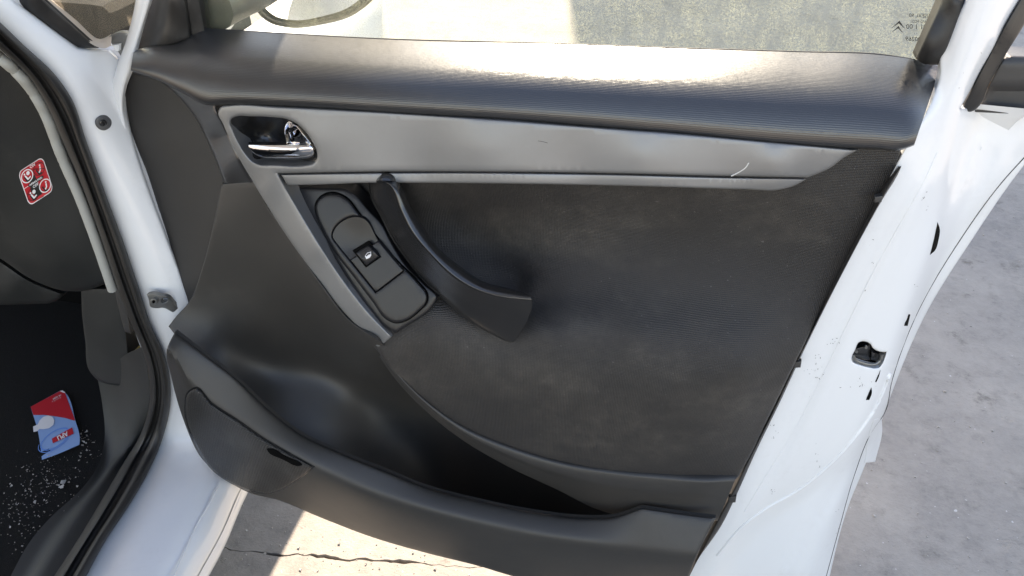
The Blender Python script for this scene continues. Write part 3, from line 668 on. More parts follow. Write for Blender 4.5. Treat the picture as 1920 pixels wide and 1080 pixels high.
# --- silver trim
vd = tps([(412, 202, -.060), (600, 204, -.064), (900, 222, -.066), (1200, 246, -.066), (1450, 268, -.064), (1609, 280, -.058), (450, 260, -.063), (600, 262, -.071), (900, 275, -.074), (1200, 288, -.074), (1450, 300, -.070), (1560, 305, -.060),
          (520, 322, -.068), (700, 320, -.073), (1000, 322, -.074), (1300, 327, -.072), (1480, 331, -.066), (540, 345, -.066), (800, 343, -.067), (1100, 346, -.067), (1400, 353, -.064), (1500, 346, -.058),
          (478, 347, -.058), (505, 350, -.067), (560, 475, -.078), (590, 470, -.088), (660, 605, -.106), (685, 600, -.114), (735, 631, -.120), (706, 657, -.113), (620, 490, -.092), (575, 418, -.078)], 3e-3)
cup = [(432, 229), (434, 223), (441, 219), (469, 218), (514, 220), (537, 223), (552, 229), (570, 244), (585, 264), (594, 284), (594, 298), (588, 306), (577, 309), (514, 309), (487, 308), (475, 303), (462, 290), (447, 266), (437, 244)]
silver_ = sheet('silver_trim', [(414, 200), (430, 197), (520, 200), (700, 209), (900, 222), (1100, 237), (1300, 253), (1500, 271), (1609, 281, 1), (1585, 294), (1555, 316), (1515, 333, 1), (1400, 331), (1100, 324), (700, 322), (521, 325, 1), (540, 358), (575, 418), (620, 490), (665, 553), (700, 595), (735, 631, 1), (709, 653, 1), (662, 604), (610, 545), (560, 475), (510, 400), (478, 347), (445, 290), (418, 232), (409, 210)], vd, M_silver, door, step=9, ostep=6, r=5, drop=.005, skirt=.025, holes=[cup])
sheet('trim_strip', [(527, 327.5, 1), (700, 324.5), (1100, 326.5), (1400, 333.8), (1513, 335.5, 1), (1490, 348), (1460, 356), (1400, 355), (1200, 349), (1000, 345), (756, 343), (684, 343), (600, 346), (539, 347, 1)], vd, M_silver, door, step=9, ostep=6, r=3, drop=.004, bias=.0008, skirt=.025)
sv = np.array([(1371, 330), (1385, 323), (1398, 314), (1404, 305)], float)
tube('scratch', at_y(sv[:, 0], sv[:, 1], vd(sv[:, 0], sv[:, 1]) + .0003), .0008, M_scratch, silver_, seg=6, n=16)
tube('scratch', at_y(*np.array([(1009, 264), (1020, 266), (1027, 268)], float).T, vd([1009, 1020, 1027], [264, 266, 268]) + .0002), .0004, M_bprint, silver_, seg=5, n=8)

# --- inner door handle
hc = tps([(432, 229, -.056), (470, 215, -.056), (540, 220, -.056), (594, 290, -.056), (580, 312, -.058), (490, 312, -.056), (450, 275, -.054), (480, 245, -.022), (510, 240, -.016), (530, 260, -.018), (500, 270, -.02), (540, 290, -.03), (560, 260, -.03), (500, 290, -.034)])
hcup = sheet('handle_cup', [(x + (x-514)*.05, y + (y-264)*.06) for x, y in cup], hc, M_gloss, door, step=6, ostep=4, skirt=.004)
hl = rowdepth([[(455, 269, -.058), (500, 269, -.064), (540, 269, -.066), (592, 269, -.064)], [(457, 274, -.060), (500, 275, -.069), (540, 275, -.072), (593, 275, -.068)], [(462, 284, -.060), (500, 287, -.070), (540, 288, -.074), (593, 287, -.068)], [(470, 296, -.056), (500, 299, -.062), (540, 300, -.064), (592, 299, -.060)]], 4, 30, 3)
hand = sheet('door_handle', [(463, 270, 1), (500, 270), (537, 270), (584, 271, 1), (589, 282), (588, 291), (580, 296), (565, 298), (514, 298), (493, 296), (477, 289), (467, 279)], hl, M_chrome, door, step=5, ostep=3, r=3, drop=.003, skirt=.006)
hf = rowdepth([[(535, 228, -.050), (535, 250, -.050), (535, 272, -.050)], [(543, 230, -.046), (545, 250, -.042), (547, 272, -.040)], [(550, 232, -.052), (557, 250, -.050), (566, 272, -.048)], [(555, 232, -.062), (569, 249, -.066), (585, 270, -.068)]], 3, 20, 3)
sheet('handle_fin', [(536, 269, 1), (536, 233), (540, 228), (552, 233), (567, 250), (583, 270, 1)], hf, M_chrome, hand, step=5, ostep=3, r=2, drop=.002, skirt=.006)

# --- window switch panel
wd = lambda x, y: -.038 - (np.asarray(y, float) - 350)/276*.082
sp_ = sheet('switch_panel', [(547, 349, 1), (600, 351), (656, 357), (666, 364), (691, 392), (719, 423), (733, 451), (762, 497), (797, 533), (820, 559), (818, 564), (741, 626, 1), (726, 617), (691, 578), (656, 529), (621, 476), (586, 420), (560, 374)], wd, M_switch, door, step=8, ostep=5, r=6, drop=.005, skirt=.02)
obl = [(591, 388), (596, 375), (610, 365), (628, 363), (649, 372), (670, 397), (705, 444), (748, 494), (783, 529), (800, 553), (799, 567), (786, 582), (755, 603), (742, 605), (726, 599), (698, 564), (663, 518), (631, 476), (603, 427), (593, 402)]
c0 = np.array((695, 484.))
blk = [(623, 439), (626, 431), (670, 406, ), (679, 408), (709, 451), (733, 480), (757, 508, 1), (705, 548, 1), (680, 517), (656, 487), (636, 462)]
sheet('switch_groove', [tuple(c0 + (np.array(p)-c0)*1.015) for p in obl], wd, M_dark, sp_, step=9, ostep=5, bias=-.0022, skirt=.003, holes=[blk])
ob = sheet('switch_bezel', obl, wd, M_switch, sp_, step=8, ostep=5, r=5, drop=.0035, bias=-.0055, skirt=.006, holes=[blk])
kdp = tps([(623, 439, 0), (673, 406, 0), (705, 448, .0026), (656, 480, .0026), (640, 445, .0018), (690, 420, .0018), (660, 470, .0038), (690, 448, .0038), (652, 428, .002), (757, 508, 0), (705, 548, 0), (680, 517, 0), (735, 480, 0), (710, 500, 0), (690, 515, 0), (730, 520, 0)])
c1 = np.array((690, 478.))
sh = lambda pts, k: [tuple(c1 + (np.array(p[:2])-c1)*k) + tuple(p[2:]) for p in pts]
up_ = [(623, 439), (626, 431), (670, 406), (679, 408), (709, 451, 1), (656, 487, 1), (636, 462)]; dn_ = [(710, 452, 1), (733, 480), (757, 508, 1), (705, 548, 1), (680, 517), (657, 488, 1)]
sheet('switch_scoop', sh(up_, .985), lambda x, y: wd(x, y) + kdp(x, y), M_switch, ob, step=6, ostep=4, bias=-.0052, skirt=.006)
sheet('switch_plate', sh(dn_, .985), wd, M_switch, ob, step=8, ostep=5, r=1.5, drop=.0008, bias=-.0056, skirt=.006)
sheet('button_well', [(661, 470, 1), (691, 452, 1), (715, 482, 1), (686, 502, 1)], wd, M_dark, ob, step=8, ostep=5, bias=-.0060, skirt=.002)
bt = tps([(666, 474, -.006), (692, 460, -.006), (676, 487, -.0105), (702, 471, -.0105), (712, 482, -.007), (686, 499, -.007)])
btn = sheet('window_button', [(667, 474, 1), (691, 459, 1), (711, 481, 1), (687, 498, 1)], lambda x, y: wd(x, y) + bt(x, y), M_switch, sp_, step=4, ostep=3, r=2.5, drop=.0015, bias=-.001, skirt=.008)
def bq(cx, cy): return (480 + cx*.352, 300 + cy*.352)
ic = [bq(*p) for p in [(580, 512), (592, 494), (612, 488), (614, 508), (606, 520), (588, 528)]]
icw = [bq(*p) for p in [(584, 510), (594, 497), (609, 492), (609, 501), (598, 505), (587, 514)]]
for pts, mm, bb in ((ic, M_wprint, -.0022), (icw, M_bprint, -.0027)):
    P = np.array(pts); V = at_y(P[:, 0], P[:, 1], wd(P[:, 0], P[:, 1]) + bt(P[:, 0], P[:, 1]) + bb - .0008)
    link('window_symbol', V, orient(V, [tuple(range(len(P)))]), mm, btn, smooth=False)

# --- pull handle
ridge = [(712, 338), (732, 346), (751, 392), (772, 434), (807, 476), (850, 518), (892, 543), (938, 557), (994, 571)]
pe = [(748, 340), (756, 356), (768, 384), (790, 423), (822, 467), (863, 502), (905, 529), (955, 542), (988, 551)]
pl = [(690, 342), (697, 375), (714, 406), (735, 448), (764, 490), (792, 525), (834, 564), (885, 605), (957, 640)]
def midl(a, b, k): return [(x*(1-k)+u*k, y*(1-k)+v*k) for (x, y), (u, v) in zip(a, b)]
def along(P, a, b): return [(x, y, a + (b-a)*k/(len(P)-1)) for k, (x, y) in enumerate(P)]
pl[-1] = (953, 641); pe[-1] = (984, 550)
hrows = [[(x+2, y-1, Y + .03) for x, y, Y in along(pl, -.048, -.116)], along(pl, -.048, -.116), along(midl(pl, ridge, .05), -.052, -.119), along(midl(pl, ridge, .45), -.066, -.128), along(midl(pl, ridge, .88), -.080, -.136), along(ridge, -.083, -.138), along(midl(ridge, pe, .12), -.083, -.138), along(midl(ridge, pe, .85), -.070, -.125), along(pe, -.062, -.117), [(x-3, y+2, Y + .05) for x, y, Y in along(pe, -.062, -.117)]]
for r_, q_ in zip(hrows, ((950, 638), (948, 639), (958, 641), (973, 626), (990, 594), (997, 573), (996, 560), (989, 552), (983, 549), (980, 551))): r_[-1] = (q_[0], q_[1], r_[-1][2])
ph = loft('pull_handle', hrows, M_gloss, door, n=70, sub=4, angle=60)
e3 = np.array([r_[-1] for r_ in hrows[1:9]], float); e3 = resample(catmull(e3, 4), n=24); E3 = at_y(e3[:, 0], e3[:, 1], e3[:, 2])
dv_ = (E3 - CAM) / np.linalg.norm(E3 - CAM, axis=1)[:, None]
loft('handle_end', [E3, E3 + dv_*.004 + np.array([.0006, 0, -.0004]), E3 + dv_*.05], M_gloss, ph, n=24, sub=3, raw=True)
t3 = np.array([r_[0] for r_ in hrows[1:9]], float); t3 = resample(catmull(t3, 4), n=24); T3 = at_y(t3[:, 0], t3[:, 1], t3[:, 2])
loft('handle_top', [T3, T3 + np.array([0, .003, .002]), T3 + np.array([0, .03, .0])], M_gloss, ph, n=24, sub=3, raw=True)

# --- wing mirror outside the glass
mir = [(466, -30), (476, 12), (500, 40), (540, 52), (600, 47), (670, 24), (703, -8), (720, -60), (700, -150), (600, -170), (500, -140), (468, -90)]
mi = [(480, -30), (490, 8), (510, 28), (545, 37), (600, 31), (655, 12), (685, -14), (700, -60), (684, -132), (600, -150), (514, -124), (480, -84)]
wm = sheet('wing_mirror', mir, .20, M_black, door, step=14, r=10, drop=.02, skirt=.09, holes=[mi])
mg = sheet('mirror_glass', [(x + (x-590)*.03, y + (y+60)*.03) for x, y in mi], tps([(480, 0, .208), (700, 0, .216), (590, -150, .215), (500, -100, .212), (690, -100, .218)]), M_mirror, wm, step=20, skirt=.003)
mb = []
for s_, yy in ((1.0, .21), (1.02, .235), (.9, .28), (.6, .31), (.15, .32)):
    P = np.array(mir, float); cxy = np.array((590, -60.)); P0 = at_y(P[:, 0], P[:, 1], .20); c3 = P0.mean(0)
    Q = c3 + (P0 - c3)*s_; Q[:, 1] = yy; mb.append(np.vstack([Q, Q[:1]]))
loft('mirror_shell', mb, M_white, wm, n=40, sub=3, raw=True)
tube('mirror_arm', [at_y(400, 20, .05)[0], at_y(440, 0, .12)[0], at_y(490, -20, .24)[0]], .028, M_black, wm, n=12)

# ================================================================== car body
body = empty('car', (-.9, -.1, .25), 'white car body around the passenger doorway, with black seal and footwell', 'car')
ZS = .26
def S_(x, y, z=ZS): return (x, y, YZ(x, y, z))
q_r = [(-30, 15, -.12), (0, 42, -.10), (50, 90, -.075), (100, 137, -.055), (135, 187, -.045), (160, 260, -.035), (200, 370, -.03), (235, 465, -.028), (260, 540, -.028), (285, 615, -.03), (305, 657, -.030), (317, 705, -.031), (319, 755, -.036), S_(305, 820), S_(280, 880), S_(240, 950), S_(200, 1010), S_(155, 1092)]
q_l = [(-45, 75, -.10), (-10, 105, -.08), (40, 150, -.05), (75, 200, -.025), (100, 255, -.01), (140, 345, -.002), (175, 440, .0), (210, 545, .0), (236, 610, -.002), (258, 668, -.003), (268, 715, -.005), (268, 755, -.010), S_(252, 815, ZS-.025), S_(218, 872, ZS-.025), S_(182, 930, ZS-.025), S_(138, 1005, ZS-.025), S_(85, 1095, ZS-.025)]
q_o = [(5, -40, -.07), (60, 15, -.045), (120, 65, -.02), (165, 100, .0), (205, 150, .016), (225, 200, .018), (242, 260, .012), (268, 330, .006), (303, 430, .0), (338, 520, -.004), (360, 600, -.006), (374, 690, -.008), (420, 795, -.020), (474, 872, YZ(474, 872, ZS-.05)), S_(452, 917, ZS-.06), S_(416, 1000, ZS-.06), S_(372, 1080, ZS-.06), S_(345, 1130, ZS-.06)]
Ra, Rb = [resample(catmull(np.array(q, float), 8), n=40) for q in (q_r, q_o)]
q_m = Ra*.5 + Rb*.5; bul = np.clip((Ra[:, 1] - 820)/60, 0, 1); q_m[:, 2] -= .008*(1-bul)
q_n = Ra*.2 + Rb*.8; k_ = bul[:, None]
q_n[:, 2] = np.where(bul > .5, [YZ(x, y, ZS-.006) for x, y, _ in q_n], q_n[:, 2] - .004); q_m[:, 2] = np.where(bul > .5, [YZ(x, y, ZS+.002) for x, y, _ in q_m], q_m[:, 2])
ad = rowdepth([q_l, q_r, q_m, q_n, q_o], 7)
sheet('door_aperture', [(-40, -25, 1), (-5, -25), (22, -2), (60, 25), (147, 90, 1), (205, 93, 1), (222, 110), (240, 140), (238, 200), (250, 260), (275, 340), (312, 440), (345, 530), (368, 600), (374, 680), (412, 780), (476, 862), (470, 884), (452, 917), (416, 1000), (372, 1080), (348, 1125, 1), (90, 1125, 1), (140, 1050), (200, 965), (250, 880), (276, 800), (284, 740), (276, 690), (252, 620), (225, 545), (190, 440), (150, 340), (112, 250), (85, 195), (45, 140), (-40, 65, 1)], ad, M_white, body, step=10, ostep=9, r=6, drop=.008, skirt=.03)
# side skirt below the sill crease
sr = [[S_(x, y, ZS-.063) for x, y in ((474, 872), (452, 917), (416, 1000), (372, 1080), (345, 1130))]]
s3 = [np.array(Yrow(sr[0]))]
for dz, dx in ((.03, .0), (.07, -.03), (.10, -.09)): s3.append(s3[0] + np.array([dx, 0, -dz]))
loft('sill_side', s3, M_white, body, n=24, sub=3, raw=True)
tube('sill_crease', [at_y(x, y, YZ(x, y, ZS-.004))[0] for x, y in ((412, 905), (392, 945), (368, 985), (348, 1030), (322, 1090))], .0016, M_white, body, seg=8, n=20)
# rubber door seal
sl_l = [(-30, 62), (0, 92), (50, 140), (85, 195), (110, 250), (150, 340), (185, 435), (220, 540), (245, 605), (270, 665), (280, 715), (280, 755), (265, 810), (230, 870), (195, 930), (150, 1005), (95, 1090)]
sl_r = [(-30, 15), (0, 42), (50, 90), (100, 137), (135, 187), (160, 260), (200, 370), (235, 465), (260, 540), (285, 615), (305, 657), (317, 705), (319, 755), (305, 820), (280, 880), (240, 950), (200, 1010), (155, 1092)]
L2 = resample(catmull(np.array(sl_l, float), 8), n=60); R2 = resample(catmull(np.array(sl_r, float), 8), n=60)
def seal_rows(prof):
    rows = []
    for t, off in prof:
        P = L2*(1-t) + R2*t; E = R2*.93 + L2*.07
        Y = ad(E[:, 0], E[:, 1])
        rows.append([(x, y, yy + off) for (x, y), yy in zip(P, Y)])
    return rows
loft('door_seal', seal_rows([(1.0, .004), (1.0, -.006), (.9, -.016), (.75, -.022), (.6, -.018), (.5, -.008), (.42, -.010), (.3, -.018), (.15, -.016), (.03, -.006), (.0, .012)]), M_rubber, body, n=120, sub=4, angle=70)
pip = [(-30, 78), (0, 105), (30, 130), (60, 164), (88, 212), (117, 288), (151, 366), (186, 460), (214, 543)]
pp = resample(catmull(np.array(pip, float), 8), n=40)
ei = np.array([np.argmin(((L2 - p)**2).sum(1)) for p in pp]); Ye = ad((R2*.93+L2*.07)[ei, 0], (R2*.93+L2*.07)[ei, 1])
tube('piping', at_y(pp[:, 0]-3, pp[:, 1]+1, Ye + .0), .0075, M_piping, body, seg=12, n=70)
sheet('lower_piping', [(214, 540, 1), (226, 540, 1), (240, 590), (246, 625, 1), (234, 622, 1), (224, 585)], .02, M_strip, body, step=8, ostep=6, r=3, drop=.004, skirt=.02)
# dashboard end
dd_ = tps([(-40, 60, -.06), (30, 135, -.02), (88, 215, .01), (117, 295, .02), (151, 372, .024), (186, 465, .028), (205, 535, .035), (120, 545, .03), (60, 528, .025), (0, 490, .015), (-40, 470, .01), (60, 350, -.01), (0, 300, -.03), (-40, 250, -.05), (110, 430, .0), (0, 420, -.01), (140, 500, .01), (60, 480, .0), (40, 440, -.008), (100, 510, .008)])
sheet('dashboard_end', [(-60, 45, 1), (-10, 100), (30, 135), (60, 168), (90, 218), (120, 294), (154, 372), (190, 466), (210, 530, 1), (195, 534), (160, 545), (120, 545), (60, 524), (0, 484), (-60, 450, 1)], dd_, M_dash, body, step=12, r=9, drop=.02, skirt=.1)
d2 = tps([(-60, 480, .03), (0, 500, .035), (60, 540, .045), (110, 556, .055), (-60, 572, .05), (0, 572, .052), (90, 568, .058), (130, 548, .06), (20, 540, .035)])
sheet('dashboard_lower_lip', [(-60, 455, 1), (0, 488), (60, 527), (120, 550, 1), (112, 560), (92, 569, 1), (0, 572), (-60, 572, 1)], d2, M_dash, body, step=10, r=6, drop=.01, skirt=.12)
sheet('kick_panel', [(152, 540, 1), (228, 540, 1), (237, 621), (248, 726, 1), (181, 711), (168, 696), (160, 640), (154, 590)], tps([(150, 540, .06), (228, 545, .045), (237, 621, .04), (248, 726, .03), (181, 712, .05), (159, 640, .065), (200, 620, .045)]), M_dash, body, step=9, r=4, drop=.006, skirt=.03)
sheet('foam_strip', [(249, 660), (256, 668), (266, 695), (270, 722), (263, 715), (254, 685)], .03, M_yellow, body, step=6, ostep=5, r=3, drop=.004, skirt=.02)
ZF = .205
carpet_ = sheet('carpet', [(-140, 540, 1), (330, 560, 1), (330, 760, 1), (260, 980, 1), (150, 1160, 1), (-140, 1160, 1)], ZF, M_carpet, body, step=40, ostep=40, plane='z', skirt=0)
bl = [(182, 705), (192, 760), (195, 830), (180, 880), (150, 920), (100, 965), (60, 1010), (20, 1080), (0, 1120)]
b3 = at_z([p[0] for p in bl], [p[1] for p in bl], ZF + .004)
E2 = L2*.98 + R2*.02
k0 = 34; seg_ = L2[k0:]; Es = (R2*.93 + L2*.07)[k0:]
t3 = at_y(seg_[:, 0], seg_[:, 1], ad(Es[:, 0], Es[:, 1]) + .004)
ra = resample(t3, n=30); rb = resample(catmull(b3, 6), n=30)
loft('sill_trim', [ra, ra*.7 + rb*.3 + np.array([0, 0, .006]), ra*.3 + rb*.7 + np.array([0, 0, -.004]), rb], M_dash, body, n=50, sub=4, raw=True)
# closing panels keep the footwell dark; unseen cowl, pillar and roof shaped to block sun
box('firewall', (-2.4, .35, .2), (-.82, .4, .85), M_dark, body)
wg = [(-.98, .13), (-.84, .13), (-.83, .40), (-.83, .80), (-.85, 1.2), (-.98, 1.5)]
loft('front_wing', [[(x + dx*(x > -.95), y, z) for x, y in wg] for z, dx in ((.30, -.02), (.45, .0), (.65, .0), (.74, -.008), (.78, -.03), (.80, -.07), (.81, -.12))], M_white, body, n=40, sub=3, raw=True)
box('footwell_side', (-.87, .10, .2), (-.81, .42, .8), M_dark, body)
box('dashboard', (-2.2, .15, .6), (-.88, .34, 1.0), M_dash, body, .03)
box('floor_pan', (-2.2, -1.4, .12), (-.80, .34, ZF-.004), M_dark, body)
box('seat_base', (-1.5, -1.3, ZF), (-1.12, -.85, .62), M_fabric, body, .04)
box('cowl', (-2.2, .345, .6), (-.96, .7, .98), M_dash, body, .03)
tube('windscreen_pillar', [(-.83, .34, .93), (-.84, .0, 1.27), (-.87, -.35, 1.6)], .05, M_white, body, n=14)
box('roof', (-2.2, -1.9, 1.58), (-.92, .58, 1.64), M_white, body, .02)
box('shade_rail', (-.917, -1.9, 1.54), (-.64, .62, 1.62), M_white, body, .02)  # added out of view to keep sun off the sill
# corner of the windscreen base at upper left
wsd = tps([(25, 0, -.05), (148, 92, .0), (95, 0, -.03), (180, 88, .01), (60, 0, -.05), (120, 60, -.02)])
sheet('windscreen_seal', [(-2, -25, 1), (24, 0, 1), (85, 44, 1), (146, 90, 1), (184, 90, 1), (171, 79, 1), (83, 0, 1), (55, -25, 1)], wsd, M_rubber, body, step=9, r=4, drop=.008, skirt=.004, bias=-.004)
loft('windscreen_edge', [[(72, -25, .05), (98, 0, .05), (142, 37, .05), (187, 73, .05), (200, 69, .05), (208, 64, .05)], [(62, -25, .015), (90, 0, .015), (135, 40, .015), (180, 79, .015), (198, 80, .015), (209, 75, .015)], [(55, -25, .0), (84, 0, .0), (130, 42, .0), (176, 85, .0), (194, 91, .0), (208, 86, .0)]], mat('sunlit cream edge', (.62, .53, .44), .6), body, n=60, sub=3)  # body edge whose sunlight is put into the cream colour
sheet('side_glass', [(60, -60, 1), (92, -6, 1), (186, 76, 1), (246, 46, 1), (285, -60, 1)], .05, M_glass2, body, step=40, ostep=40, skirt=0)
sheet('hinge_bracket', [(205, 68), (216, 62), (240, 62, 1), (236, 90), (229, 110, 1), (222, 98), (212, 86)], .035, M_steel, body, step=6, ostep=4, r=2, drop=.002, skirt=.01)
sheet('bracket_tab', [(208, 85, 1), (223, 83, 1), (222, 96, 1), (216, 95), (214, 89)], .028, M_white, body, step=6, ostep=4, skirt=.006)
# plug and door check
def disc(name, cx, cy, rx, ry, fn, m_, par, bias, rot=0., **kw):
    q = [(cx + rx*math.cos(a)*math.cos(rot) - ry*math.sin(a)*math.sin(rot), cy + rx*math.cos(a)*math.sin(rot) + ry*math.sin(a)*math.cos(rot)) for a in np.linspace(0, 2*math.pi, 13)[:-1]]
    return sheet(name, q, fn, m_, par, bias=bias, **kw)
pg = disc('rubber_plug', 192, 231, 15, 12.5, ad, plastic('grey plug', (.1, .1, .1), .5), body, -.004, .7, step=5, ostep=3, r=4, drop=.003, skirt=.006)
disc('plug_centre', 192, 231.5, 6.5, 5.5, ad, M_gloss, pg, -.0075, .7, step=4, ostep=2.5, r=2, drop=.002, skirt=.003)
ckd = tps([(275, 551, -.045), (330, 577, -.02), (300, 565, -.04), (282, 575, -.045), (315, 557, -.035)])
ckp_ = sheet('door_check', [(275, 552, 1), (283, 550), (300, 553), (315, 557), (323, 566), (334, 578, 1), (326, 587, 1), (304, 577), (296, 578), (282, 575), (279, 562)], ckd, M_steel, body, step=5, ostep=3, r=2, drop=.002, skirt=.006, holes=[[(302, 563), (307, 559), (314, 559), (315, 563), (309, 567), (303, 567)]])
disc('bolt', 288, 566, 7, 6.5, ckd, M_steel, ckp_, -.006, 0, step=4, ostep=2.5, r=2, drop=.002, skirt=.006)
disc('bolt_socket', 288, 566, 3, 3, ckd, M_dark, ckp_, -.0065, 0, step=3, ostep=2, skirt=.001)

# --- airbag sticker on the dashboard end
A4 = [(33, 323), (80, 293), (101, 357), (55, 387)]                       # corners: top-left, top-right, bottom-right, bottom-left
def stk(u, v, b=-.0012):
    u = np.asarray(u, float); v = np.asarray(v, float)
    P = [np.array(a, float) for a in A4]
    q = (1-u)[:, None]*(1-v)[:, None]*P[0] + u[:, None]*(1-v)[:, None]*P[1] + u[:, None]*v[:, None]*P[2] + (1-u)[:, None]*v[:, None]*P[3]
    return at_y(q[:, 0], q[:, 1], dd_(q[:, 0], q[:, 1]) + b)
def spoly(name, uv, m_, par, b):
    uv = np.array(uv, float); V = stk(uv[:, 0], uv[:, 1], b); return link(name, V, orient(V, [tuple(range(len(V)))]), m_, par, smooth=False)
def rrect(x0, y0, x1, y1, r, n=5):
    o = []
    for cx, cy, a0 in ((x1-r, y0+r, -90), (x1-r, y1-r, 0), (x0+r, y1-r, 90), (x0+r, y0+r, 180)):
        for k in range(n+1): a_ = math.radians(a0 + 90*k/n); o.append((cx + r*math.cos(a_), cy + r*math.sin(a_)))
    return o
stick = spoly('airbag_sticker', rrect(0, 0, 1, 1, .17), M_wprint, body, -.0010)
spoly('red_field', rrect(.03, .025, .97, .975, .15), M_red, stick, -.0014)
def ring(name, cx, cy, r, wd_, m_, b=-.0018):
    a_ = np.linspace(0, 2*math.pi, 25)[:-1]; o = [(cx + r*math.cos(t), cy + r*.78*math.sin(t)) for t in a_]; i = [(cx + (r-wd_)*math.cos(t), cy + (r-wd_)*.78*math.sin(t)) for t in a_]
    uv = np.array(o + i); V = stk(uv[:, 0], uv[:, 1], b); n = 24
    link(name, V, orient(V, [(k, (k+1) % n, n+(k+1) % n, n+k) for k in range(n)]), m_, stick, smooth=False)
ring('ring', .27, .24, .23, .035, M_wprint); ring('ring', .76, .75, .23, .035, M_wprint)
ring('ring', .74, .25, .22, .02, M_bprint); ring('ring', .26, .77, .22, .02, M_bprint)
spoly('divider', [(.03, .49), (.97, .49), (.97, .505), (.03, .505)], M_wprint, stick, -.0017)
spoly('banner', rrect(.2, .455, .8, .545, .04), M_bprint, stick, -.0019)
def seat(cx, cy, s, bag, adult):
    spoly('seat_pictogram', [(cx+s*a_, cy+s*b_) for a_, b_ in ((-.13, -.02), (-.09, -.03), (-.02, .1), (.06, .1), (.06, .14), (-.06, .14))], M_bprint, stick, -.0018)
    spoly('person_pictogram', [(cx+s*a_, cy+s*b_) for a_, b_ in ((-.09, -.05), (-.04, -.05), (.01, .05), (.12, .03), (.12, .065), (.0, .1), (-.03, .09))] if adult else [(cx+s*a_, cy+s*b_) for a_, b_ in ((.03, -.06), (.08, -.05), (.06, .04), (-.02, .1), (-.05, .06), (.01, .03))], M_wprint, stick, -.0019)
    hx, hy = (-.07, -.09) if adult else (.06, -.09)
    spoly('head_pictogram', [(cx+s*(hx+.032*math.cos(t)), cy+s*(hy+.026*math.sin(t))) for t in np.linspace(0, 6.28, 11)[:-1]], M_wprint, stick, -.0019)
    if bag: spoly('airbag_pictogram', [(cx+s*(.06+.065*math.cos(t)), cy+s*(-.07+.055*math.sin(t))) for t in np.linspace(0, 6.28, 13)[:-1]], M_wprint, stick, -.0019)
seat(.27, .25, 1.0, True, True); seat(.26, .79, 1.0, True, True); seat(.74, .26, 1.0, False, False); seat(.76, .76, 1.0, False, False)
for cx, cy in ((.74, .25), (.26, .77)): spoly('cross_bar', [(cx-.2, cy-.07), (cx-.19, cy-.085), (cx+.2, cy+.07), (cx+.19, cy+.085)], M_bprint, stick, -.0021)
for txt, cu_, cv_, hh, mm in (('ON', .56, .075, .13, M_wprint), ('OFF', .45, .60, .13, M_wprint), ('AIRBAG PASS.', .5, .5, .085, M_wprint)):
    text_mesh('lettering', txt, hh, mm, lambda x, y, a_=cu_, b_=cv_: stk(a_ + x, b_ - y*.85, -.0023), stick, bold=.002)

# ================================================================== card on the carpet
ZC = ZF + .006
CQ = lambda cx, cy: (40 + cx*.1575, 710 + cy*.1574)
card_px = [CQ(*p) + (1,) for p in [(110, 335), (460, 145)]] + [CQ(490, 140), CQ(515, 160), CQ(640, 490)] + [CQ(695, 750), CQ(690, 782) + (1,), CQ(400, 905), CQ(245, 960) + (1,), CQ(240, 925) + (1,), CQ(300, 885) + (1,), CQ(350, 855), CQ(345, 838), CQ(235, 868) + (1,), CQ(200, 640)]
card = sheet('packaging_card', card_px, ZC, M_lblue, None, step=10, ostep=4, plane='z', skirt=.0012)
card['label'] = 'torn red and blue packaging card reading APLI lying on the car carpet'; card['category'] = 'card'
def cpoly(name, pts, m_, z): 
    P = np.array([CQ(*p) for p in pts]); V = at_z(P[:, 0], P[:, 1], ZC + z); return link(name, V, orient(V, [tuple(range(len(P)))]), m_, card, smooth=False)
cpoly('red_field', [(110, 335), (460, 147), (520, 170), (638, 490), (632, 500), (520, 468), (400, 448), (270, 432), (143, 432)], M_red, .0006)
cpoly('torn_corner', [(458, 148), (490, 139), (520, 160), (522, 172), (495, 166)], M_wprint, .0010)
cpoly('hanging_tab', [(140, 570), (195, 545), (215, 500), (260, 455), (320, 437), (370, 455), (393, 500), (380, 550), (330, 590), (265, 602), (215, 600), (190, 625), (145, 635)], M_wprint, .0012)
def cring(cx, cy, rx, ry, wdt, m_, z, a0=0, a1=6.2832):
    tt = np.linspace(a0, a1, 40); P = [(cx+rx*math.cos(t)-.35*ry*math.sin(t), cy+ry*math.sin(t)-.35*rx*math.cos(t)) for t in tt] + [(cx+(rx-wdt)*math.cos(t)-.35*(ry-wdt)*math.sin(t), cy+(ry-wdt)*math.sin(t)-.35*(rx-wdt)*math.cos(t)) for t in tt]
    Q = np.array([CQ(*p) for p in P]); V = at_z(Q[:, 0], Q[:, 1], ZC + z); n = 40
    link('tape_ring', V, orient(V, [(k, k+1, n+k+1, n+k) for k in range(n-1)]), m_, card, smooth=False)
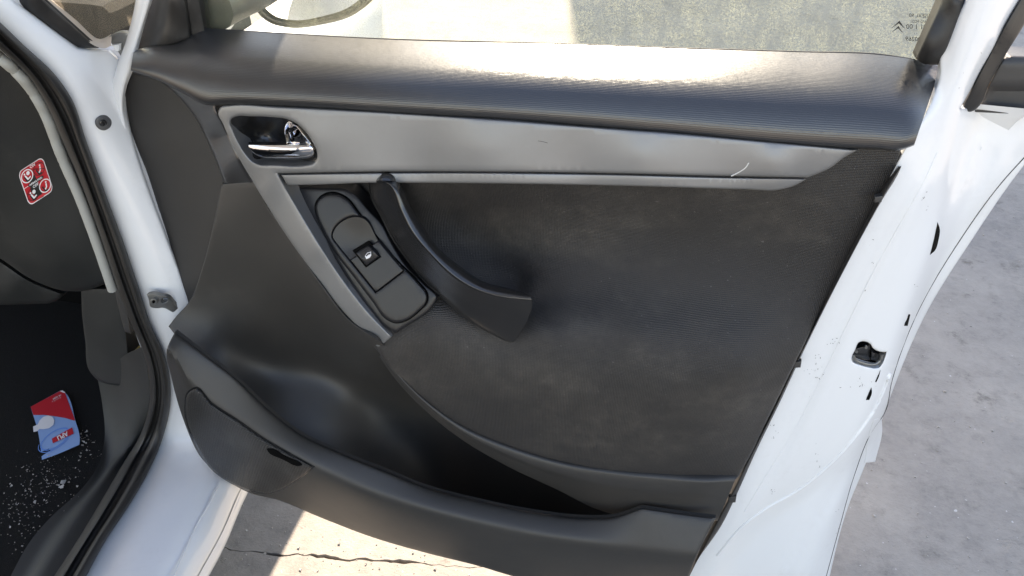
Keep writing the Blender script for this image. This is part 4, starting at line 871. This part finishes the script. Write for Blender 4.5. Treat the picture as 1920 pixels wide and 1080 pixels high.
cring(400, 720, 170, 125, 14, M_blue, .0007); cring(395, 728, 190, 140, 8, M_blue, .0007, .3, 3.2)
cpoly('name_panel', [(362, 715), (605, 580), (622, 655), (375, 770)], M_red, .0012)
ax = np.array(CQ(365, 742)); bx_ = np.array(CQ(613, 617)); e1 = (ax - bx_) / np.linalg.norm(ax - bx_); e2 = np.array([-e1[1], e1[0]])
def cmap(x, y, c=(490, 680), k=1.0):
    c0_ = np.array(CQ(*c)); q = c0_ + np.outer(x*k, e1) + np.outer(y*k, -e2); return at_z(q[:, 0], q[:, 1], ZC + .0018)
text_mesh('lettering', 'APLI', 11.5, M_wprint, cmap, card, bold=.35)
text_mesh('lettering', 'ref. 12094', 4.2, M_wprint, lambda x, y: cmap(x, y, (425, 218)), card, bold=.08)
text_mesh('lettering', '10 mm x 3,5 m', 3.2, M_wprint, lambda x, y: cmap(x, y, (420, 248)), card)

# crumbs scattered on the carpet
V, Fq = [], []
def crumb(px, py, s):
    c = at_z(px, py, ZF + .001)[0]; b = len(V)
    for k in range(6):
        d = rng.normal(0, 1, 3); d /= np.linalg.norm(d); V.append(c + d*s*rng.uniform(.5, 1.1) + np.array([0, 0, s*.6]))
    import itertools
    for t in itertools.combinations(range(6), 3): 
        if rng.random() < .55: Fq.append(tuple(b + i for i in t))
for (x, y, sx, sy, n, s) in ((160, 820, 12, 14, 26, .0016), (85, 905, 50, 28, 110, .0014), (40, 960, 50, 30, 120, .0011), (120, 910, 8, 6, 10, .003), (100, 880, 60, 60, 110, .0008), (165, 850, 20, 15, 20, .0013), (60, 1010, 60, 25, 50, .001)):
    for _ in range(n):
        px, py = rng.normal(x, sx*.7), rng.normal(y, sy*.7)
        if px < 195 and not (58 < px < 150 and 735 < py < 855): crumb(px, py, s*rng.lognormal(0, .45))
cr = link('crumbs', V, Fq, M_paper, None, smooth=False); cr['kind'] = 'stuff'
cr['label'] = 'pale crumbs scattered over the black footwell carpet'; cr['category'] = 'crumbs'

for root in (door, body, bld): reparent_keep(root)
